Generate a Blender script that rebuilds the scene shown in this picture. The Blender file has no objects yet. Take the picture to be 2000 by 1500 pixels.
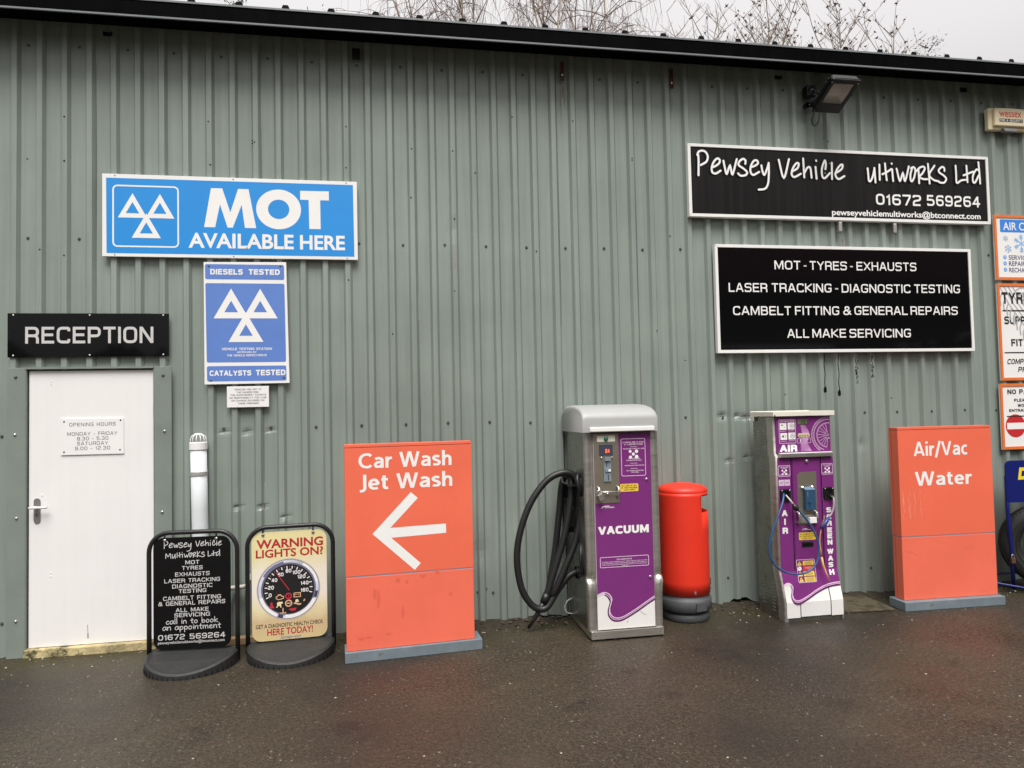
import bpy, bmesh, math, random
from math import sin, cos, pi, radians
from mathutils import Vector, Matrix

S = bpy.context.scene
COL = S.collection
rnd = random.Random(7)

# ------------------------------------------------------------------ camera, sky, sun, exposure
cam = bpy.data.cameras.new("camera")
cam.sensor_width = 36.0
cam.lens = 24.381
cam.clip_start = 0.05
cam.clip_end = 1000.0
cam_ob = bpy.data.objects.new("camera", cam)
COL.objects.link(cam_ob)
_y, _p, _r = radians(9.79227), radians(2.08025), radians(-1.25896)
_f = Vector((sin(_y) * cos(_p), cos(_y) * cos(_p), sin(_p)))
_rt = Vector((cos(_y), -sin(_y), 0))
_up = _rt.cross(_f)
_r2 = _rt * cos(_r) + _up * sin(_r)
_u2 = -_rt * sin(_r) + _up * cos(_r)
_m = Matrix((_r2, _u2, -_f)).transposed().to_4x4()
_m.translation = Vector((2.6817, -5.4959, 1.6738))
cam_ob.matrix_world = _m
S.camera = cam_ob

SUN_EL, SUN_AZ = radians(60), radians(184)       # overcast: broad, soft, from behind the camera
world = bpy.data.worlds.new("World")
S.world = world
world.use_nodes = True
wt = world.node_tree
bg = wt.nodes["Background"]
sky = wt.nodes.new("ShaderNodeTexSky")
sky.sky_type = 'NISHITA'
sky.sun_disc = False
sky.sun_elevation = SUN_EL
sky.sun_rotation = SUN_AZ
sky.dust_density = 6.0
sky.air_density = 1.0
hs = wt.nodes.new("ShaderNodeHueSaturation")
hs.inputs["Saturation"].default_value = 0.10
wt.links.new(sky.outputs["Color"], hs.inputs["Color"])
# cloud cover: an even pale sheet, brighter overhead
tc = wt.nodes.new("ShaderNodeTexCoord")
sep = wt.nodes.new("ShaderNodeSeparateXYZ")
wt.links.new(tc.outputs["Generated"], sep.inputs[0])
rmp = wt.nodes.new("ShaderNodeValToRGB")
SKYK = 1.0
rmp.color_ramp.elements[0].position = 0.0
rmp.color_ramp.elements[0].color = (2.6, 2.55, 2.5, 1)
rmp.color_ramp.elements[1].position = 1.0
rmp.color_ramp.elements[1].color = (22.0, 21.8, 21.6, 1)
e = rmp.color_ramp.elements.new(0.42)
e.color = (10.1, 9.85, 9.9, 1)
e = rmp.color_ramp.elements.new(0.62)
e.color = (11.6, 11.4, 11.4, 1)
wt.links.new(sep.outputs["Z"], rmp.inputs[0])
mx = wt.nodes.new("ShaderNodeMixRGB")
mx.inputs[0].default_value = 0.85
wt.links.new(hs.outputs["Color"], mx.inputs[1])
wt.links.new(rmp.outputs["Color"], mx.inputs[2])
wt.links.new(mx.outputs["Color"], bg.inputs["Color"])
bg.inputs["Strength"].default_value = 0.052

sun = bpy.data.lights.new("sun", 'SUN')
sun.energy = 2.2
sun.angle = radians(34)
sun.color = (1.0, 0.97, 0.93)
sun_ob = bpy.data.objects.new("sun", sun)
COL.objects.link(sun_ob)
_d = Vector((sin(SUN_AZ) * cos(SUN_EL), cos(SUN_AZ) * cos(SUN_EL), sin(SUN_EL)))
sun_ob.rotation_euler = _d.to_track_quat('Z', 'Y').to_euler()
sun_ob.location = _d * 30

S.view_settings.view_transform = 'Standard'
S.view_settings.look = 'None'
S.view_settings.exposure = 0.85
S.view_settings.gamma = 1.0
S.render.engine = 'CYCLES'
S.cycles.max_bounces = 6
S.cycles.use_denoising = True

# ------------------------------------------------------------------ helpers
def lin(c):
    r = []
    for v in c:
        v /= 255.0
        r.append(v / 12.92 if v <= 0.04045 else ((v + 0.052) / 1.055) ** 2.4)
    return tuple(r)

MATS = {}
def M(name, rgb, rough=0.5, metal=0.0, spec=0.5, var=0.0, vscale=8.0, bump=0.0, bscale=60.0, rvar=0.0,
      streak=0.0, coat=0.0, dirt=None, stretch=None):
    """Principled material; colour varied by noise, optional streaks, bump and a dirt tint."""
    if name in MATS:
        return MATS[name]
    m = bpy.data.materials.new(name)
    m.use_nodes = True
    t = m.node_tree
    b = t.nodes["Principled BSDF"]
    b.inputs["Base Color"].default_value = (*rgb, 1)
    b.inputs["Roughness"].default_value = rough
    b.inputs["Metallic"].default_value = metal
    b.inputs["Specular IOR Level"].default_value = spec
    b.inputs["Coat Weight"].default_value = coat
    if var or bump or rvar or streak or dirt:
        co = t.nodes.new("ShaderNodeTexCoord")
        mp = t.nodes.new("ShaderNodeMapping")
        t.links.new(co.outputs["Object"], mp.inputs[0])
        if stretch:
            mp.inputs["Scale"].default_value = stretch
        n = t.nodes.new("ShaderNodeTexNoise")
        n.inputs["Scale"].default_value = vscale
        n.inputs["Detail"].default_value = 6
        n.inputs["Roughness"].default_value = 0.6
        t.links.new(mp.outputs[0], n.inputs["Vector"])
        last = None
        if var:
            cr = t.nodes.new("ShaderNodeMapRange")
            cr.inputs["From Min"].default_value = 0.3
            cr.inputs["From Max"].default_value = 0.7
            cr.inputs["To Min"].default_value = 1 - var
            cr.inputs["To Max"].default_value = 1 + var
            t.links.new(n.outputs["Fac"], cr.inputs[0])
            v = t.nodes.new("ShaderNodeVectorMath")
            v.operation = 'SCALE'
            v.inputs[0].default_value = rgb
            t.links.new(cr.outputs[0], v.inputs["Scale"])
            last = v.outputs[0]
        if streak:
            mp2 = t.nodes.new("ShaderNodeMapping")
            mp2.inputs["Scale"].default_value = (14, 14, 0.5)
            t.links.new(co.outputs["Object"], mp2.inputs[0])
            n2 = t.nodes.new("ShaderNodeTexNoise")
            n2.inputs["Scale"].default_value = 1.6
            n2.inputs["Detail"].default_value = 5
            t.links.new(mp2.outputs[0], n2.inputs["Vector"])
            c2 = t.nodes.new("ShaderNodeMapRange")
            c2.inputs["From Min"].default_value = 0.35
            c2.inputs["From Max"].default_value = 0.7
            c2.inputs["To Min"].default_value = 1 - streak
            c2.inputs["To Max"].default_value = 1 + streak * 0.6
            t.links.new(n2.outputs["Fac"], c2.inputs[0])
            v2 = t.nodes.new("ShaderNodeVectorMath")
            v2.operation = 'SCALE'
            if last is None:
                v2.inputs[0].default_value = rgb
            else:
                t.links.new(last, v2.inputs[0])
            t.links.new(c2.outputs[0], v2.inputs["Scale"])
            last = v2.outputs[0]
        if dirt:
            n3 = t.nodes.new("ShaderNodeTexNoise")
            n3.inputs["Scale"].default_value = dirt[2]
            n3.inputs["Detail"].default_value = 8
            n3.inputs["Roughness"].default_value = 0.7
            t.links.new(mp.outputs[0], n3.inputs["Vector"])
            c3 = t.nodes.new("ShaderNodeMapRange")
            c3.inputs["From Min"].default_value = dirt[1]
            c3.inputs["From Max"].default_value = dirt[1] + 0.12
            t.links.new(n3.outputs["Fac"], c3.inputs[0])
            mxr = t.nodes.new("ShaderNodeMixRGB")
            t.links.new(c3.outputs[0], mxr.inputs[0])
            if last is None:
                mxr.inputs[1].default_value = (*rgb, 1)
            else:
                t.links.new(last, mxr.inputs[1])
            mxr.inputs[2].default_value = (*dirt[0], 1)
            last = mxr.outputs[0]
        if last is not None:
            t.links.new(last, b.inputs["Base Color"])
        if rvar:
            c4 = t.nodes.new("ShaderNodeMapRange")
            c4.inputs["From Min"].default_value = 0.3
            c4.inputs["From Max"].default_value = 0.7
            c4.inputs["To Min"].default_value = max(0.02, rough - rvar)
            c4.inputs["To Max"].default_value = min(1, rough + rvar)
            t.links.new(n.outputs["Fac"], c4.inputs[0])
            t.links.new(c4.outputs[0], b.inputs["Roughness"])
        if bump:
            nb = t.nodes.new("ShaderNodeTexNoise")
            nb.inputs["Scale"].default_value = bscale
            nb.inputs["Detail"].default_value = 4
            t.links.new(mp.outputs[0], nb.inputs["Vector"])
            bp = t.nodes.new("ShaderNodeBump")
            bp.inputs["Strength"].default_value = bump
            bp.inputs["Distance"].default_value = 0.01
            t.links.new(nb.outputs["Fac"], bp.inputs["Height"])
            t.links.new(bp.outputs[0], b.inputs["Normal"])
    MATS[name] = m
    return m

def emit(name, rgb, k):
    m = bpy.data.materials.new(name)
    m.use_nodes = True
    b = m.node_tree.nodes["Principled BSDF"]
    b.inputs["Base Color"].default_value = (0.02, 0.004, 0.002, 1)
    b.inputs["Emission Color"].default_value = (*rgb, 1)
    b.inputs["Emission Strength"].default_value = k
    MATS[name] = m
    return m

class MB:
    """Collects shapes; build() links them as one mesh object."""
    def __init__(s):
        s.v, s.f, s.mi, s.sm, s.mats = [], [], [], [], []
    def _m(s, mat):
        if mat not in s.mats:
            s.mats.append(mat)
        return s.mats.index(mat)
    def add(s, vs, fs, mat, smooth=False):
        o = len(s.v)
        s.v += [tuple(p) for p in vs]
        k = s._m(mat)
        for f in fs:
            s.f.append([i + o for i in f]); s.mi.append(k); s.sm.append(smooth)
    def box(s, x0, x1, y0, y1, z0, z1, mat):
        vs = [(x, y, z) for z in (z0, z1) for y in (y0, y1) for x in (x0, x1)]
        s.add(vs, [(0, 2, 3, 1), (4, 5, 7, 6), (0, 1, 5, 4), (1, 3, 7, 5), (3, 2, 6, 7), (2, 0, 4, 6)], mat)
    def prism(s, pts, axis, d0, d1, mat, smooth=False):
        """2-D outline swept along an axis: 'y' takes (x,z), 'x' takes (y,z), 'z' takes (x,y)."""
        def P(p, d):
            return {'y': (p[0], d, p[1]), 'x': (d, p[0], p[1]), 'z': (p[0], p[1], d)}[axis]
        n = len(pts)
        vs = [P(p, d0) for p in pts] + [P(p, d1) for p in pts]
        area = sum(pts[i][0] * pts[(i + 1) % n][1] - pts[(i + 1) % n][0] * pts[i][1] for i in range(n))
        flip = (area > 0) == (axis == 'y')
        if d1 < d0:
            flip = not flip
        caps = [list(range(n))[::-1], list(range(n, 2 * n))]
        side = [[i, (i + 1) % n, n + (i + 1) % n, n + i] for i in range(n)]
        if flip:
            caps = [c[::-1] for c in caps]; side = [c[::-1] for c in side]
        s.add(vs, caps, mat)
        o = len(s.v) - 2 * n
        k = s._m(mat)
        for f in side:
            s.f.append([i + o for i in f]); s.mi.append(k); s.sm.append(smooth)
    def tube(s, pts, r, mat, n=8, closed=False, caps=True, smooth=True):
        pts = [Vector(p) for p in pts]
        rs = r if isinstance(r, (list, tuple)) else [r] * len(pts)
        vs, fs = [], []
        N = len(pts)
        prev = None
        for i, p in enumerate(pts):
            if closed:
                t = pts[(i + 1) % N] - pts[i - 1]
            else:
                t = pts[min(i + 1, N - 1)] - pts[max(i - 1, 0)]
            if t.length < 1e-9:
                t = Vector((0, 0, 1))
            t.normalize()
            if prev is None:
                a = Vector((0, 0, 1)) if abs(t.z) < 0.9 else Vector((1, 0, 0))
                u = t.cross(a).normalized()
            else:
                u = (prev - t * prev.dot(t))
                u = u.normalized() if u.length > 1e-6 else t.orthogonal().normalized()
            prev = u
            w = t.cross(u)
            for k in range(n):
                an = 2 * pi * k / n
                vs.append(p + (u * cos(an) + w * sin(an)) * rs[i])
        for i in range(N if closed else N - 1):
            j = (i + 1) % N
            for k in range(n):
                k2 = (k + 1) % n
                fs.append((i * n + k, i * n + k2, j * n + k2, j * n + k))
        s.add(vs, fs, mat, smooth)
        if caps and not closed:
            o = len(s.v) - len(vs)
            mi = s._m(mat)
            s.f.append([o + k for k in range(n)][::-1]); s.mi.append(mi); s.sm.append(False)
            s.f.append([o + (N - 1) * n + k for k in range(n)]); s.mi.append(mi); s.sm.append(False)
    def lathe(s, prof, mat, n=32, c=(0, 0, 0), axis='z', smooth=True, skip=None):
        """profile of (radius, height) turned about an axis through c; skip(i, angle) leaves faces out."""
        vs, fs = [], []
        for (r, h) in prof:
            for k in range(n):
                a = 2 * pi * k / n
                if axis == 'z':
                    p = (c[0] + r * cos(a), c[1] + r * sin(a), c[2] + h)
                elif axis == 'y':
                    p = (c[0] + r * cos(a), c[1] - h, c[2] + r * sin(a))
                else:
                    p = (c[0] + h, c[1] + r * cos(a), c[2] + r * sin(a))
                vs.append(p)
        for i in range(len(prof) - 1):
            for k in range(n):
                if skip and skip(i, 2 * pi * (k + 0.5) / n):
                    continue
                k2 = (k + 1) % n
                fs.append((i * n + k, i * n + k2, (i + 1) * n + k2, (i + 1) * n + k))
        s.add(vs, fs, mat, smooth)
    # ---- flat graphics on a sign face: local x right, z up, y = -distance in front
    def poly(s, pts, d, mat):
        n = len(pts)
        area = sum(pts[i][0] * pts[(i + 1) % n][1] - pts[(i + 1) % n][0] * pts[i][1] for i in range(n))
        if area < 0:
            pts = pts[::-1]
        s.add([(x, -d, z) for x, z in pts], [tuple(range(n))], mat)
    def ring(s, outer, inner, d, mat):
        n = len(outer)
        s.add([(x, -d, z) for x, z in outer + inner],
              [(i, (i + 1) % n, n + (i + 1) % n, n + i) for i in range(n)], mat)
    def rrect(s, x0, x1, z0, z1, r, d, mat):
        s.poly(rr(x0, x1, z0, z1, r), d, mat)
    def rrline(s, x0, x1, z0, z1, r, w, d, mat):
        s.ring(rr(x0, x1, z0, z1, r), rr(x0 + w, x1 - w, z0 + w, z1 - w, max(r - w, 0.0005)), d, mat)
    def disc(s, cx, cz, r, d, mat, n=20):
        s.poly([(cx + r * cos(2 * pi * k / n), cz + r * sin(2 * pi * k / n)) for k in range(n)], d, mat)
    def annulus(s, cx, cz, r0, r1, d, mat, n=48):
        s.ring([(cx + r1 * cos(2 * pi * k / n), cz + r1 * sin(2 * pi * k / n)) for k in range(n)],
               [(cx + r0 * cos(2 * pi * k / n), cz + r0 * sin(2 * pi * k / n)) for k in range(n)], d, mat)
    def ribbon(s, pts, w, d, mat, cap='round', closed=False):
        P = [Vector((p[0], p[1])) for p in pts]
        Q = [P[0]]
        for p in P[1:]:
            if (p - Q[-1]).length > 1e-6:
                Q.append(p)
        P = Q
        if closed and (P[0] - P[-1]).length < 1e-6:
            P.pop()
        n = len(P)
        h = w / 2
        if n < 2:
            s.disc(P[0].x, P[0].y, h, d, mat, 10); return
        if cap == 'square' and not closed:
            P[0] = P[0] - (P[1] - P[0]).normalized() * h
            P[-1] = P[-1] + (P[-1] - P[-2]).normalized() * h
        L, R = [], []
        for i in range(n):
            a = P[i] - P[i - 1] if (i > 0 or closed) else None
            b = P[(i + 1) % n] - P[i] if (i < n - 1 or closed) else None
            a = a.normalized() if a is not None else b.normalized()
            b = b.normalized() if b is not None else a
            na, nb = Vector((-a.y, a.x)), Vector((-b.y, b.x))
            mt = na + nb
            if mt.length < 1e-3:
                mt = na
            mt.normalize()
            k = h / max(mt.dot(na), 0.5)
            L.append(P[i] + mt * k); R.append(P[i] - mt * k)
        vs = [(p.x, -d - i * 1.6e-5, p.y) for i, p in enumerate(L)] + [(p.x, -d - i * 1.6e-5, p.y) for i, p in enumerate(R)]
        fs = [(n + i, n + (i + 1) % n, (i + 1) % n, i) for i in range(n if closed else n - 1)]
        s.add(vs, fs, mat)
        if cap == 'round' and not closed:
            for e, q in ((P[0], P[0] - P[1]), (P[-1], P[-1] - P[-2])):
                a0 = math.atan2(q.y, q.x)
                s.poly([(e.x + h * cos(a0 + t), e.y + h * sin(a0 + t)) for t in [(-0.5 + k / 6) * pi for k in range(7)]], d, mat)
    def build(s, name, parent=None, bevel=0.0, seg=2, solid=0.0, shade=None):
        me = bpy.data.meshes.new(name)
        me.from_pydata(s.v, [], s.f)
        for m in s.mats:
            me.materials.append(m)
        me.polygons.foreach_set("material_index", s.mi)
        me.polygons.foreach_set("use_smooth", s.sm)
        me.update()
        ob = bpy.data.objects.new(name, me)
        COL.objects.link(ob)
        if parent is not None:
            ob.parent = parent
        if solid:
            md = ob.modifiers.new("thickness", 'SOLIDIFY'); md.thickness = solid; md.offset = 0
        if bevel:
            md = ob.modifiers.new("edges", 'BEVEL'); md.width = bevel; md.segments = seg
            md.limit_method = 'ANGLE'; md.angle_limit = radians(35)
        return ob

def rr(x0, x1, z0, z1, r, k=5):
    pts = []
    for cx, cz, a in ((x1 - r, z1 - r, 0), (x0 + r, z1 - r, 90), (x0 + r, z0 + r, 180), (x1 - r, z0 + r, 270)):
        for i in range(k + 1):
            t = radians(a + 90 * i / k)
            pts.append((cx + r * cos(t), cz + r * sin(t)))
    return pts

def catmull(pts, k=5):
    if len(pts) < 3:
        return list(pts)
    out = []
    P = [Vector(p) for p in pts]
    for i in range(len(P) - 1):
        p0 = P[i - 1] if i else P[0] * 2 - P[1]
        p1, p2 = P[i], P[i + 1]
        p3 = P[i + 2] if i + 2 < len(P) else P[-1] * 2 - P[-2]
        for j in range(k):
            t = j / k
            out.append(0.5 * ((2 * p1) + (p2 - p0) * t + (2 * p0 - 5 * p1 + 4 * p2 - p3) * t * t + (3 * p1 - p0 - 3 * p2 + p3) * t ** 3))
    out.append(P[-1])
    return [tuple(p) for p in out]

def thing(name, label, cat, loc=(0, 0, 0), rz=0.0, group=None):
    o = bpy.data.objects.new(name, None)
    o.empty_display_size = 0.1
    COL.objects.link(o)
    o.location = loc
    o.rotation_euler = (0, 0, rz)
    o["label"] = label
    o["category"] = cat
    if group:
        o["group"] = group
    return o

def tag(o, label, cat, group=None):
    o["label"] = label; o["category"] = cat
    if group:
        o["group"] = group
    return o

# ------------------------------------------------------------------ lettering
_fc = {}
def font_mesh(text, offset):
    key = (text, offset)
    if key in _fc:
        return _fc[key]
    c = bpy.data.curves.new("text", 'FONT')
    c.body = text
    c.offset = offset
    c.size = 1.0
    c.resolution_u = 4
    o = bpy.data.objects.new("text", c)
    COL.objects.link(o)
    dg = bpy.context.evaluated_depsgraph_get()
    ev = o.evaluated_get(dg)
    me = ev.to_mesh()
    vs = [(v.co.x, v.co.y) for v in me.vertices]
    fs = [tuple(p.vertices) for p in me.polygons]
    ev.to_mesh_clear()
    bpy.data.objects.remove(o)
    bpy.data.curves.remove(c)
    _fc[key] = (vs, fs)
    return _fc[key]

_CAP = None
def humanist(g, text, x0, x1, zb, h, d, mat, bold=0.012, slant=0.0, step=0.0):
    """Built-in humanist face; ink fitted to x0..x1, baseline zb, capital height h; letters as flat sheets."""
    global _CAP
    if _CAP is None:
        vs, _ = font_mesh("H", 0.0)
        _CAP = max(v[1] for v in vs) - min(v[1] for v in vs)
    vs, fs = font_mesh(text, bold)
    a, b = min(v[0] for v in vs), max(v[0] for v in vs)
    sx, sz = (x1 - x0) / (b - a), h / (_CAP + 2 * bold)
    out = [(x0 + (x - a) * sx + slant * (y + bold) * sz, -d, zb + (y + bold) * sz) for x, y in vs]
    g.add(out, fs, mat)

def rp(pts, r, closed=False):
    """Round the corners of a path; a point with third item 0 stays sharp."""
    out = []
    n = len(pts)
    for i, p in enumerate(pts):
        q = Vector(p[:2])
        rad = p[2] if len(p) > 2 else r
        if (not closed and i in (0, n - 1)) or rad == 0:
            out.append(tuple(q)); continue
        a, b = Vector(pts[i - 1][:2]) - q, Vector(pts[(i + 1) % n][:2]) - q
        k = min(rad, a.length * 0.5, b.length * 0.5)
        s0, s1 = q + a.normalized() * k, q + b.normalized() * k
        for j in range(7):
            t = j / 6
            out.append(tuple(s0 * (1 - t) ** 2 + q * 2 * t * (1 - t) + s1 * t * t))
    return out

# square-shouldered capitals as centre-line strokes on a unit cell: (width, strokes); 'o' marks a closed path
Z0 = 0
SQ = {
 'A': (.86, [[(0, 0), (.43, 1, 0), (.57, 1, 0), (1, 0)], [(.2, .3), (.8, .3)]]),
 'B': (.80, [[(.9, .53, Z0), (0, .53, 0), (0, 1, 0), (.94, 1), (.94, .53), (.3, .53)], [(.2, .53), (1, .53), (1, 0), (0, 0, 0), (0, .5)]]),
 'C': (.80, [[(1, .72), (1, 1), (0, 1), (0, 0), (1, 0), (1, .28)]]),
 'D': (.82, ['o', [(0, 0, 0), (0, 1, 0), (1, 1), (1, 0)]]),
 'E': (.74, [[(1, 1), (0, 1, 0), (0, 0, 0), (1, 0)], [(.1, .52), (.9, .52)]]),
 'F': (.70, [[(1, 1), (0, 1, 0), (0, 0)], [(.1, .5), (.9, .5)]]),
 'G': (.82, [[(1, .74), (1, 1), (0, 1), (0, 0), (1, 0), (1, .46, 0), (.56, .46)]]),
 'H': (.82, [[(0, 0), (0, 1)], [(1, 0), (1, 1)], [(.1, .53), (.9, .53)]]),
 'I': (.0, [[(.5, 0), (.5, 1)]]),
 'J': (.66, [[(1, 1), (1, 0), (0, 0), (0, .28)]]),
 'K': (.80, [[(0, 0), (0, 1)], [(1, 1), (.18, .5, 0), (1, 0)]]),
 'L': (.68, [[(0, 1), (0, 0, 0), (1, 0)]]),
 'M': (1.0, [[(0, 0), (0, 1, 0), (.08, 1, 0), (.5, .08, 0), (.92, 1, 0), (1, 1, 0), (1, 0)]]),
 'N': (.84, [[(0, 0), (0, 1, 0), (.08, 1, 0), (.92, 0, 0), (1, 0, 0), (1, 1)]]),
 'O': (.84, ['o', [(0, 0), (0, 1), (1, 1), (1, 0)]]),
 'P': (.78, [[(0, 0), (0, 1, 0), (1, 1), (1, .44), (.1, .44)]]),
 'Q': (.84, ['o', [(0, 0), (0, 1), (1, 1), (1, 0)], [(.6, .3), (.95, -.05)]]),
 'R': (.80, [[(0, 0), (0, 1, 0), (1, 1), (1, .46), (.1, .46)], [(.55, .46), (.8, .46), (1, .3), (1, 0)]]),
 'S': (.80, [[(1, .76), (1, 1), (0, 1), (0, .53), (1, .53), (1, 0), (0, 0), (0, .25)]]),
 'T': (.74, [[(0, 1), (1, 1)], [(.5, 0), (.5, .9)]]),
 'U': (.82, [[(0, 1), (0, 0), (1, 0), (1, 1)]]),
 'V': (.84, [[(0, 1), (.45, 0, 0), (.55, 0, 0), (1, 1)]]),
 'W': (1.2, [[(0, 1), (.22, 0, 0), (.28, 0, 0), (.47, 1, 0), (.53, 1, 0), (.72, 0, 0), (.78, 0, 0), (1, 1)]]),
 'X': (.82, [[(0, 0), (1, 1)], [(0, 1), (1, 0)]]),
 'Y': (.82, [[(0, 1), (.5, .45, 0), (1, 1)], [(.5, .42), (.5, 0)]]),
 'Z': (.76, [[(0, 1), (1, 1, 0), (0, 0, 0), (1, 0)]]),
 '0': (.78, ['o', [(0, 0), (0, 1), (1, 1), (1, 0)]]),
 '1': (.36, [[(0, .78), (.9, 1, 0), (.9, 0)]]),
 '2': (.78, [[(0, .74), (0, 1), (1, 1), (1, .55), (0, .42), (0, 0, 0), (1, 0)]]),
 '3': (.78, [[(0, .76), (0, 1), (.96, 1), (.96, .53), (.35, .53)], [(.5, .53), (1, .53), (1, 0), (0, 0), (0, .25)]]),
 '4': (.80, [[(.75, 0), (.75, 1, 0), (.68, 1, 0), (0, .28, 0), (1, .28)]]),
 '5': (.78, [[(.95, 1), (.04, 1, 0), (0, .57, 0), (1, .57), (1, 0), (0, 0), (0, .22)]]),
 '6': (.78, [[(1, .78), (1, 1), (0, 1), (0, 0), (1, 0), (1, .56), (.05, .56)]]),
 '7': (.76, [[(0, 1), (1, 1, 0), (1, .85, 0), (.4, 0)]]),
 '8': (.78, ['o', [(0, .53), (0, 1), (1, 1), (1, .53)], 'o', [(0, 0), (0, .53), (1, .53), (1, 0)]]),
 '9': (.78, [[(0, .22), (0, 0), (1, 0), (1, 1), (0, 1), (0, .44), (.95, .44)]]),
 '&': (.92, [[(1, 0), (.22, .72), (.22, 1), (.75, 1), (.75, .62), (0, .45), (0, 0), (.7, 0), (.92, .42)]]),
 '-': (.36, [[(0, .42), (1, .42)]]),
 '.': (.0, [[(.5, 0), (.5, .02)]]),
 '/': (.40, [[(0, -.05), (1, 1.05)]]),
 '!': (.0, [[(.5, .36), (.5, 1)], [(.5, 0), (.5, .02)]]),
 '?': (.70, [[(0, .74), (0, 1), (1, 1), (1, .55), (.5, .5), (.5, .32)], [(.5, 0), (.5, .02)]]),
 '\u00a3': (.76, [[(1, .78), (1, 1), (.2, 1), (.2, 0)], [(0, 0), (1, 0)], [(0, .5), (.7, .5)]]),
 ' ': (.42, []),
}
def square(g, text, x0, x1, zb, h, d, mat, wt=0.17, rad=0.30, gap=0.13, slant=0.0):
    """Even-weight square capitals fitted to x0..x1 on baseline zb with capital height h."""
    W = 0.0
    adv = []
    for ch in text:
        w = SQ[ch][0]
        w = (w if w else 0) * 1.0 if ch == ' ' else max(w, wt)
        adv.append((ch, W, w))
        W += w + gap
    W -= gap
    sx = (x1 - x0) / W
    hw = wt / 2
    for ch, ox, w in adv:
        closed = False
        dd = d
        openend = ch in "CGSJ23569?"
        for st in SQ[ch][1]:
            if st == 'o':
                closed = True; continue
            pts = []
            if openend and not closed:
                st = list(st)
                for i in (0, -1):
                    a = st[i]
                    if a[0] in (0, 1) and 0 < a[1] < 1:
                        k = 1 - wt * 1.3
                        st[i] = (a[0], 1 - (1 - a[1]) * k if a[1] > .5 else a[1] * k)
            for p in st:
                u = hw + p[0] * (w - wt) if w > wt else w / 2
                v = hw + p[1] * (1 - wt)
                pts.append((u, v) + tuple(p[2:]))
            pts = rp(pts, rad, closed)
            # draw in unit space, then stretch
            t = MB()
            t.ribbon(pts, wt, 0, mat, 'butt' if openend else 'square', closed)
            g.add([(x0 + (ox + x) * sx + slant * z * h, -dd + y * h * 4, zb + (min(max(z, 0), 1) if ch not in '/Q,' else z) * h) for x, y, z in t.v], t.f, mat)
            closed = False
            dd += 0.00015

# even-weight humanist letters for the totem signs, capital height 1: (width, strokes)
HU = {
 'C': (.74, [[(.68, .80), (.57, .895), (.42, .915), (.22, .84), (.11, .66), (.085, .5), (.11, .34), (.22, .16), (.42, .085), (.57, .105), (.68, .20)]]),
 'a': (.545, [[(.09, .585), (.20, .635), (.32, .635), (.43, .57), (.455, .45), (.455, .2), (.455, 0)], [(.455, .385), (.30, .385), (.14, .325), (.088, .21), (.14, .10), (.25, .075), (.37, .12), (.455, .22)]]),
 'r': (.37, [[(.09, 0), (.09, .72)], [(.09, .38), (.14, .53), (.23, .62), (.37, .635)]]),
 'W': (1.10, [[(.07, 1), (.28, .02, 0), (.33, .02, 0), (.52, .96, 0), (.58, .96, 0), (.77, .02, 0), (.82, .02, 0), (1.03, 1)]]),
 's': (.48, [[(.41, .595), (.30, .640), (.18, .632), (.10, .565), (.105, .47), (.19, .40), (.31, .345), (.395, .27), (.405, .17), (.33, .09), (.20, .072), (.07, .115)]]),
 'h': (.55, [[(.09, 0), (.09, 1.02)], [(.09, .40), (.15, .54), (.27, .632), (.39, .605), (.455, .48), (.455, .2), (.455, 0)]]),
 'J': (.40, [[(.30, 1), (.30, .4), (.30, .15), (.27, .02), (.18, -.055), (.05, -.06)]]),
 'e': (.56, [[(.10, .345), (.3, .36), (.475, .375), (.455, .50), (.38, .61), (.27, .638), (.16, .585), (.092, .45), (.09, .29), (.15, .14), (.27, .078), (.38, .08), (.475, .12)]]),
 't': (.38, [[(.16, .90), (.16, .5), (.16, .22), (.19, .11), (.26, .078), (.36, .092)], [(.02, .645), (.35, .645)]]),
 'A': (.76, [[(.07, 0), (.35, .985, 0), (.41, .985, 0), (.69, 0)], [(.18, .27), (.58, .27)]]),
 'i': (.18, [[(.09, 0), (.09, .72)], [(.09, .87), (.09, 1.02)]]),
 '/': (.36, [[(.02, -.14), (.34, 1.04)]]),
 'V': (.72, [[(.07, 1), (.33, .015, 0), (.39, .015, 0), (.65, 1)]]),
 'c': (.47, [[(.42, .605), (.33, .640), (.24, .630), (.14, .555), (.088, .43), (.088, .28), (.14, .145), (.24, .078), (.33, .075), (.42, .11)]]),
 ' ': (.26, []),
}
def humane(g, text, x0, x1, zb, h, d, mat, wt=.165, gap=.075):
    W = sum(HU[c][0] for c in text) + gap * (len(text) - 1)
    sx = (x1 - x0) / W
    x = 0
    for c in text:
        dd = d
        for st in HU[c][1]:
            sharp = len(st) == 2 or any(len(p) > 2 for p in st)
            P = [p[:2] for p in st] if sharp else catmull(st, 5)
            t = MB()
            t.ribbon(P, wt, 0, mat, 'butt')
            lo, hi = (-1, 2) if c in '/J' else (0, 1.02)
            g.add([(x0 + (x + u) * sx, -dd + v * h, zb + min(max(w, lo), hi) * h) for u, v, w in t.v], t.f, mat)
            dd += .0003
        x += HU[c][0] + gap

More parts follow.
